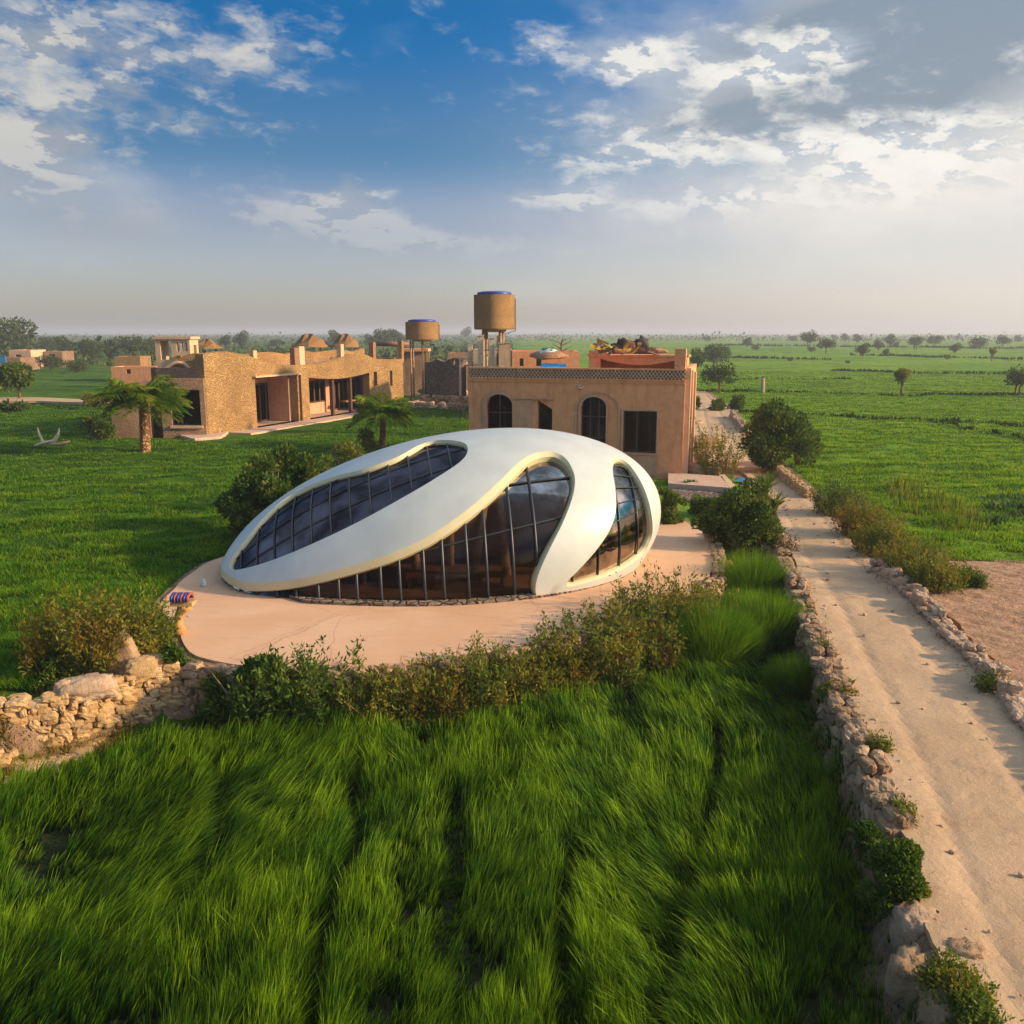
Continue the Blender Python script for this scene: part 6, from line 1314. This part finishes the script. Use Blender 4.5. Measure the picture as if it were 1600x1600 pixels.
# dead tree behind the brown house
P = at_d(877, 553, 88); mb = MB(); mb.tube([(0, 0, -3), (0, 0, .8), (.1, 0, 1.6)], [.12, .1, .04], 6)
for a in range(6): mb.tube([(0, 0, .2 + a * .2), (1.3 * math.cos(a * 2.3), .3 * math.sin(a), .9 + a * .12)], [.05, .015], 4)
tag(mb.build('dead_tree', M['bark'], None, True, tuple(P)), 'bare leafless tree behind the roof of the brown house', 'tree')
# far belt of woods and palms that reads as one mass at the horizon
n = 26000; a = rng.uniform(R(-36), R(36), n); D = 900 * (3.6) ** rng.random(n); X = D * np.sin(a); Y = D * np.cos(a); kk = rng.random(n) < sstep(fbm(X * .006, Y * .012, 91), .42, .6); X, Y, D = X[kk], Y[kk], D[kk]; n = len(X)
pts = np.stack([X, Y, zg(X, Y) + np.minimum(7, np.abs(rng.normal(0, 2.4, n))) * (.5 + fbm(X * .02, Y * .02, 93))], 1); V, Q_ = leafcloud(pts, rng.uniform(1.5, 3.2, n), None, .8)
tag(obj('treeline', mesh_from(V, Q_), M['lf_far']), 'hazy far woods along the horizon', 'woods', kind='stuff')
n = 9000; a = rng.uniform(R(-32), R(0), n); D = 230 * (4.) ** rng.random(n); X = D * np.sin(a); Y = D * np.cos(a); kk = rng.random(n) < sstep(fbm(X * .02, Y * .03, 95), .45, .58); X, Y = X[kk], Y[kk]; n = len(X)
pts = np.stack([X, Y, zg(X, Y) + np.abs(rng.normal(0, 1.5, n))], 1); V, Q_ = leafcloud(pts, rng.uniform(1., 2.4, n), None, .8)
tag(obj('woods', mesh_from(V, Q_), M['lf_far']), 'mass of bushes and trees behind the village on the left', 'woods', kind='stuff')

# ------------------------------------------------------------------ haze
mb = MB(); mb.box(-6500, 6500, -60, 9500, -8, 32)
hz = mb.build('haze', None); hm = bpy.data.materials.new('haze_air'); hm.use_nodes = True; hn = hm.node_tree; hn.nodes.clear()
pv = hn.nodes.new('ShaderNodeVolumePrincipled'); pv.inputs['Color'].default_value = (.84, .87, .97, 1); pv.inputs['Density'].default_value = .00045; pv.inputs['Anisotropy'].default_value = .2
oo = hn.nodes.new('ShaderNodeOutputMaterial'); hn.links.new(pv.outputs[0], oo.inputs['Volume']); hz.data.materials.append(hm); tag(hz, kind='stuff')
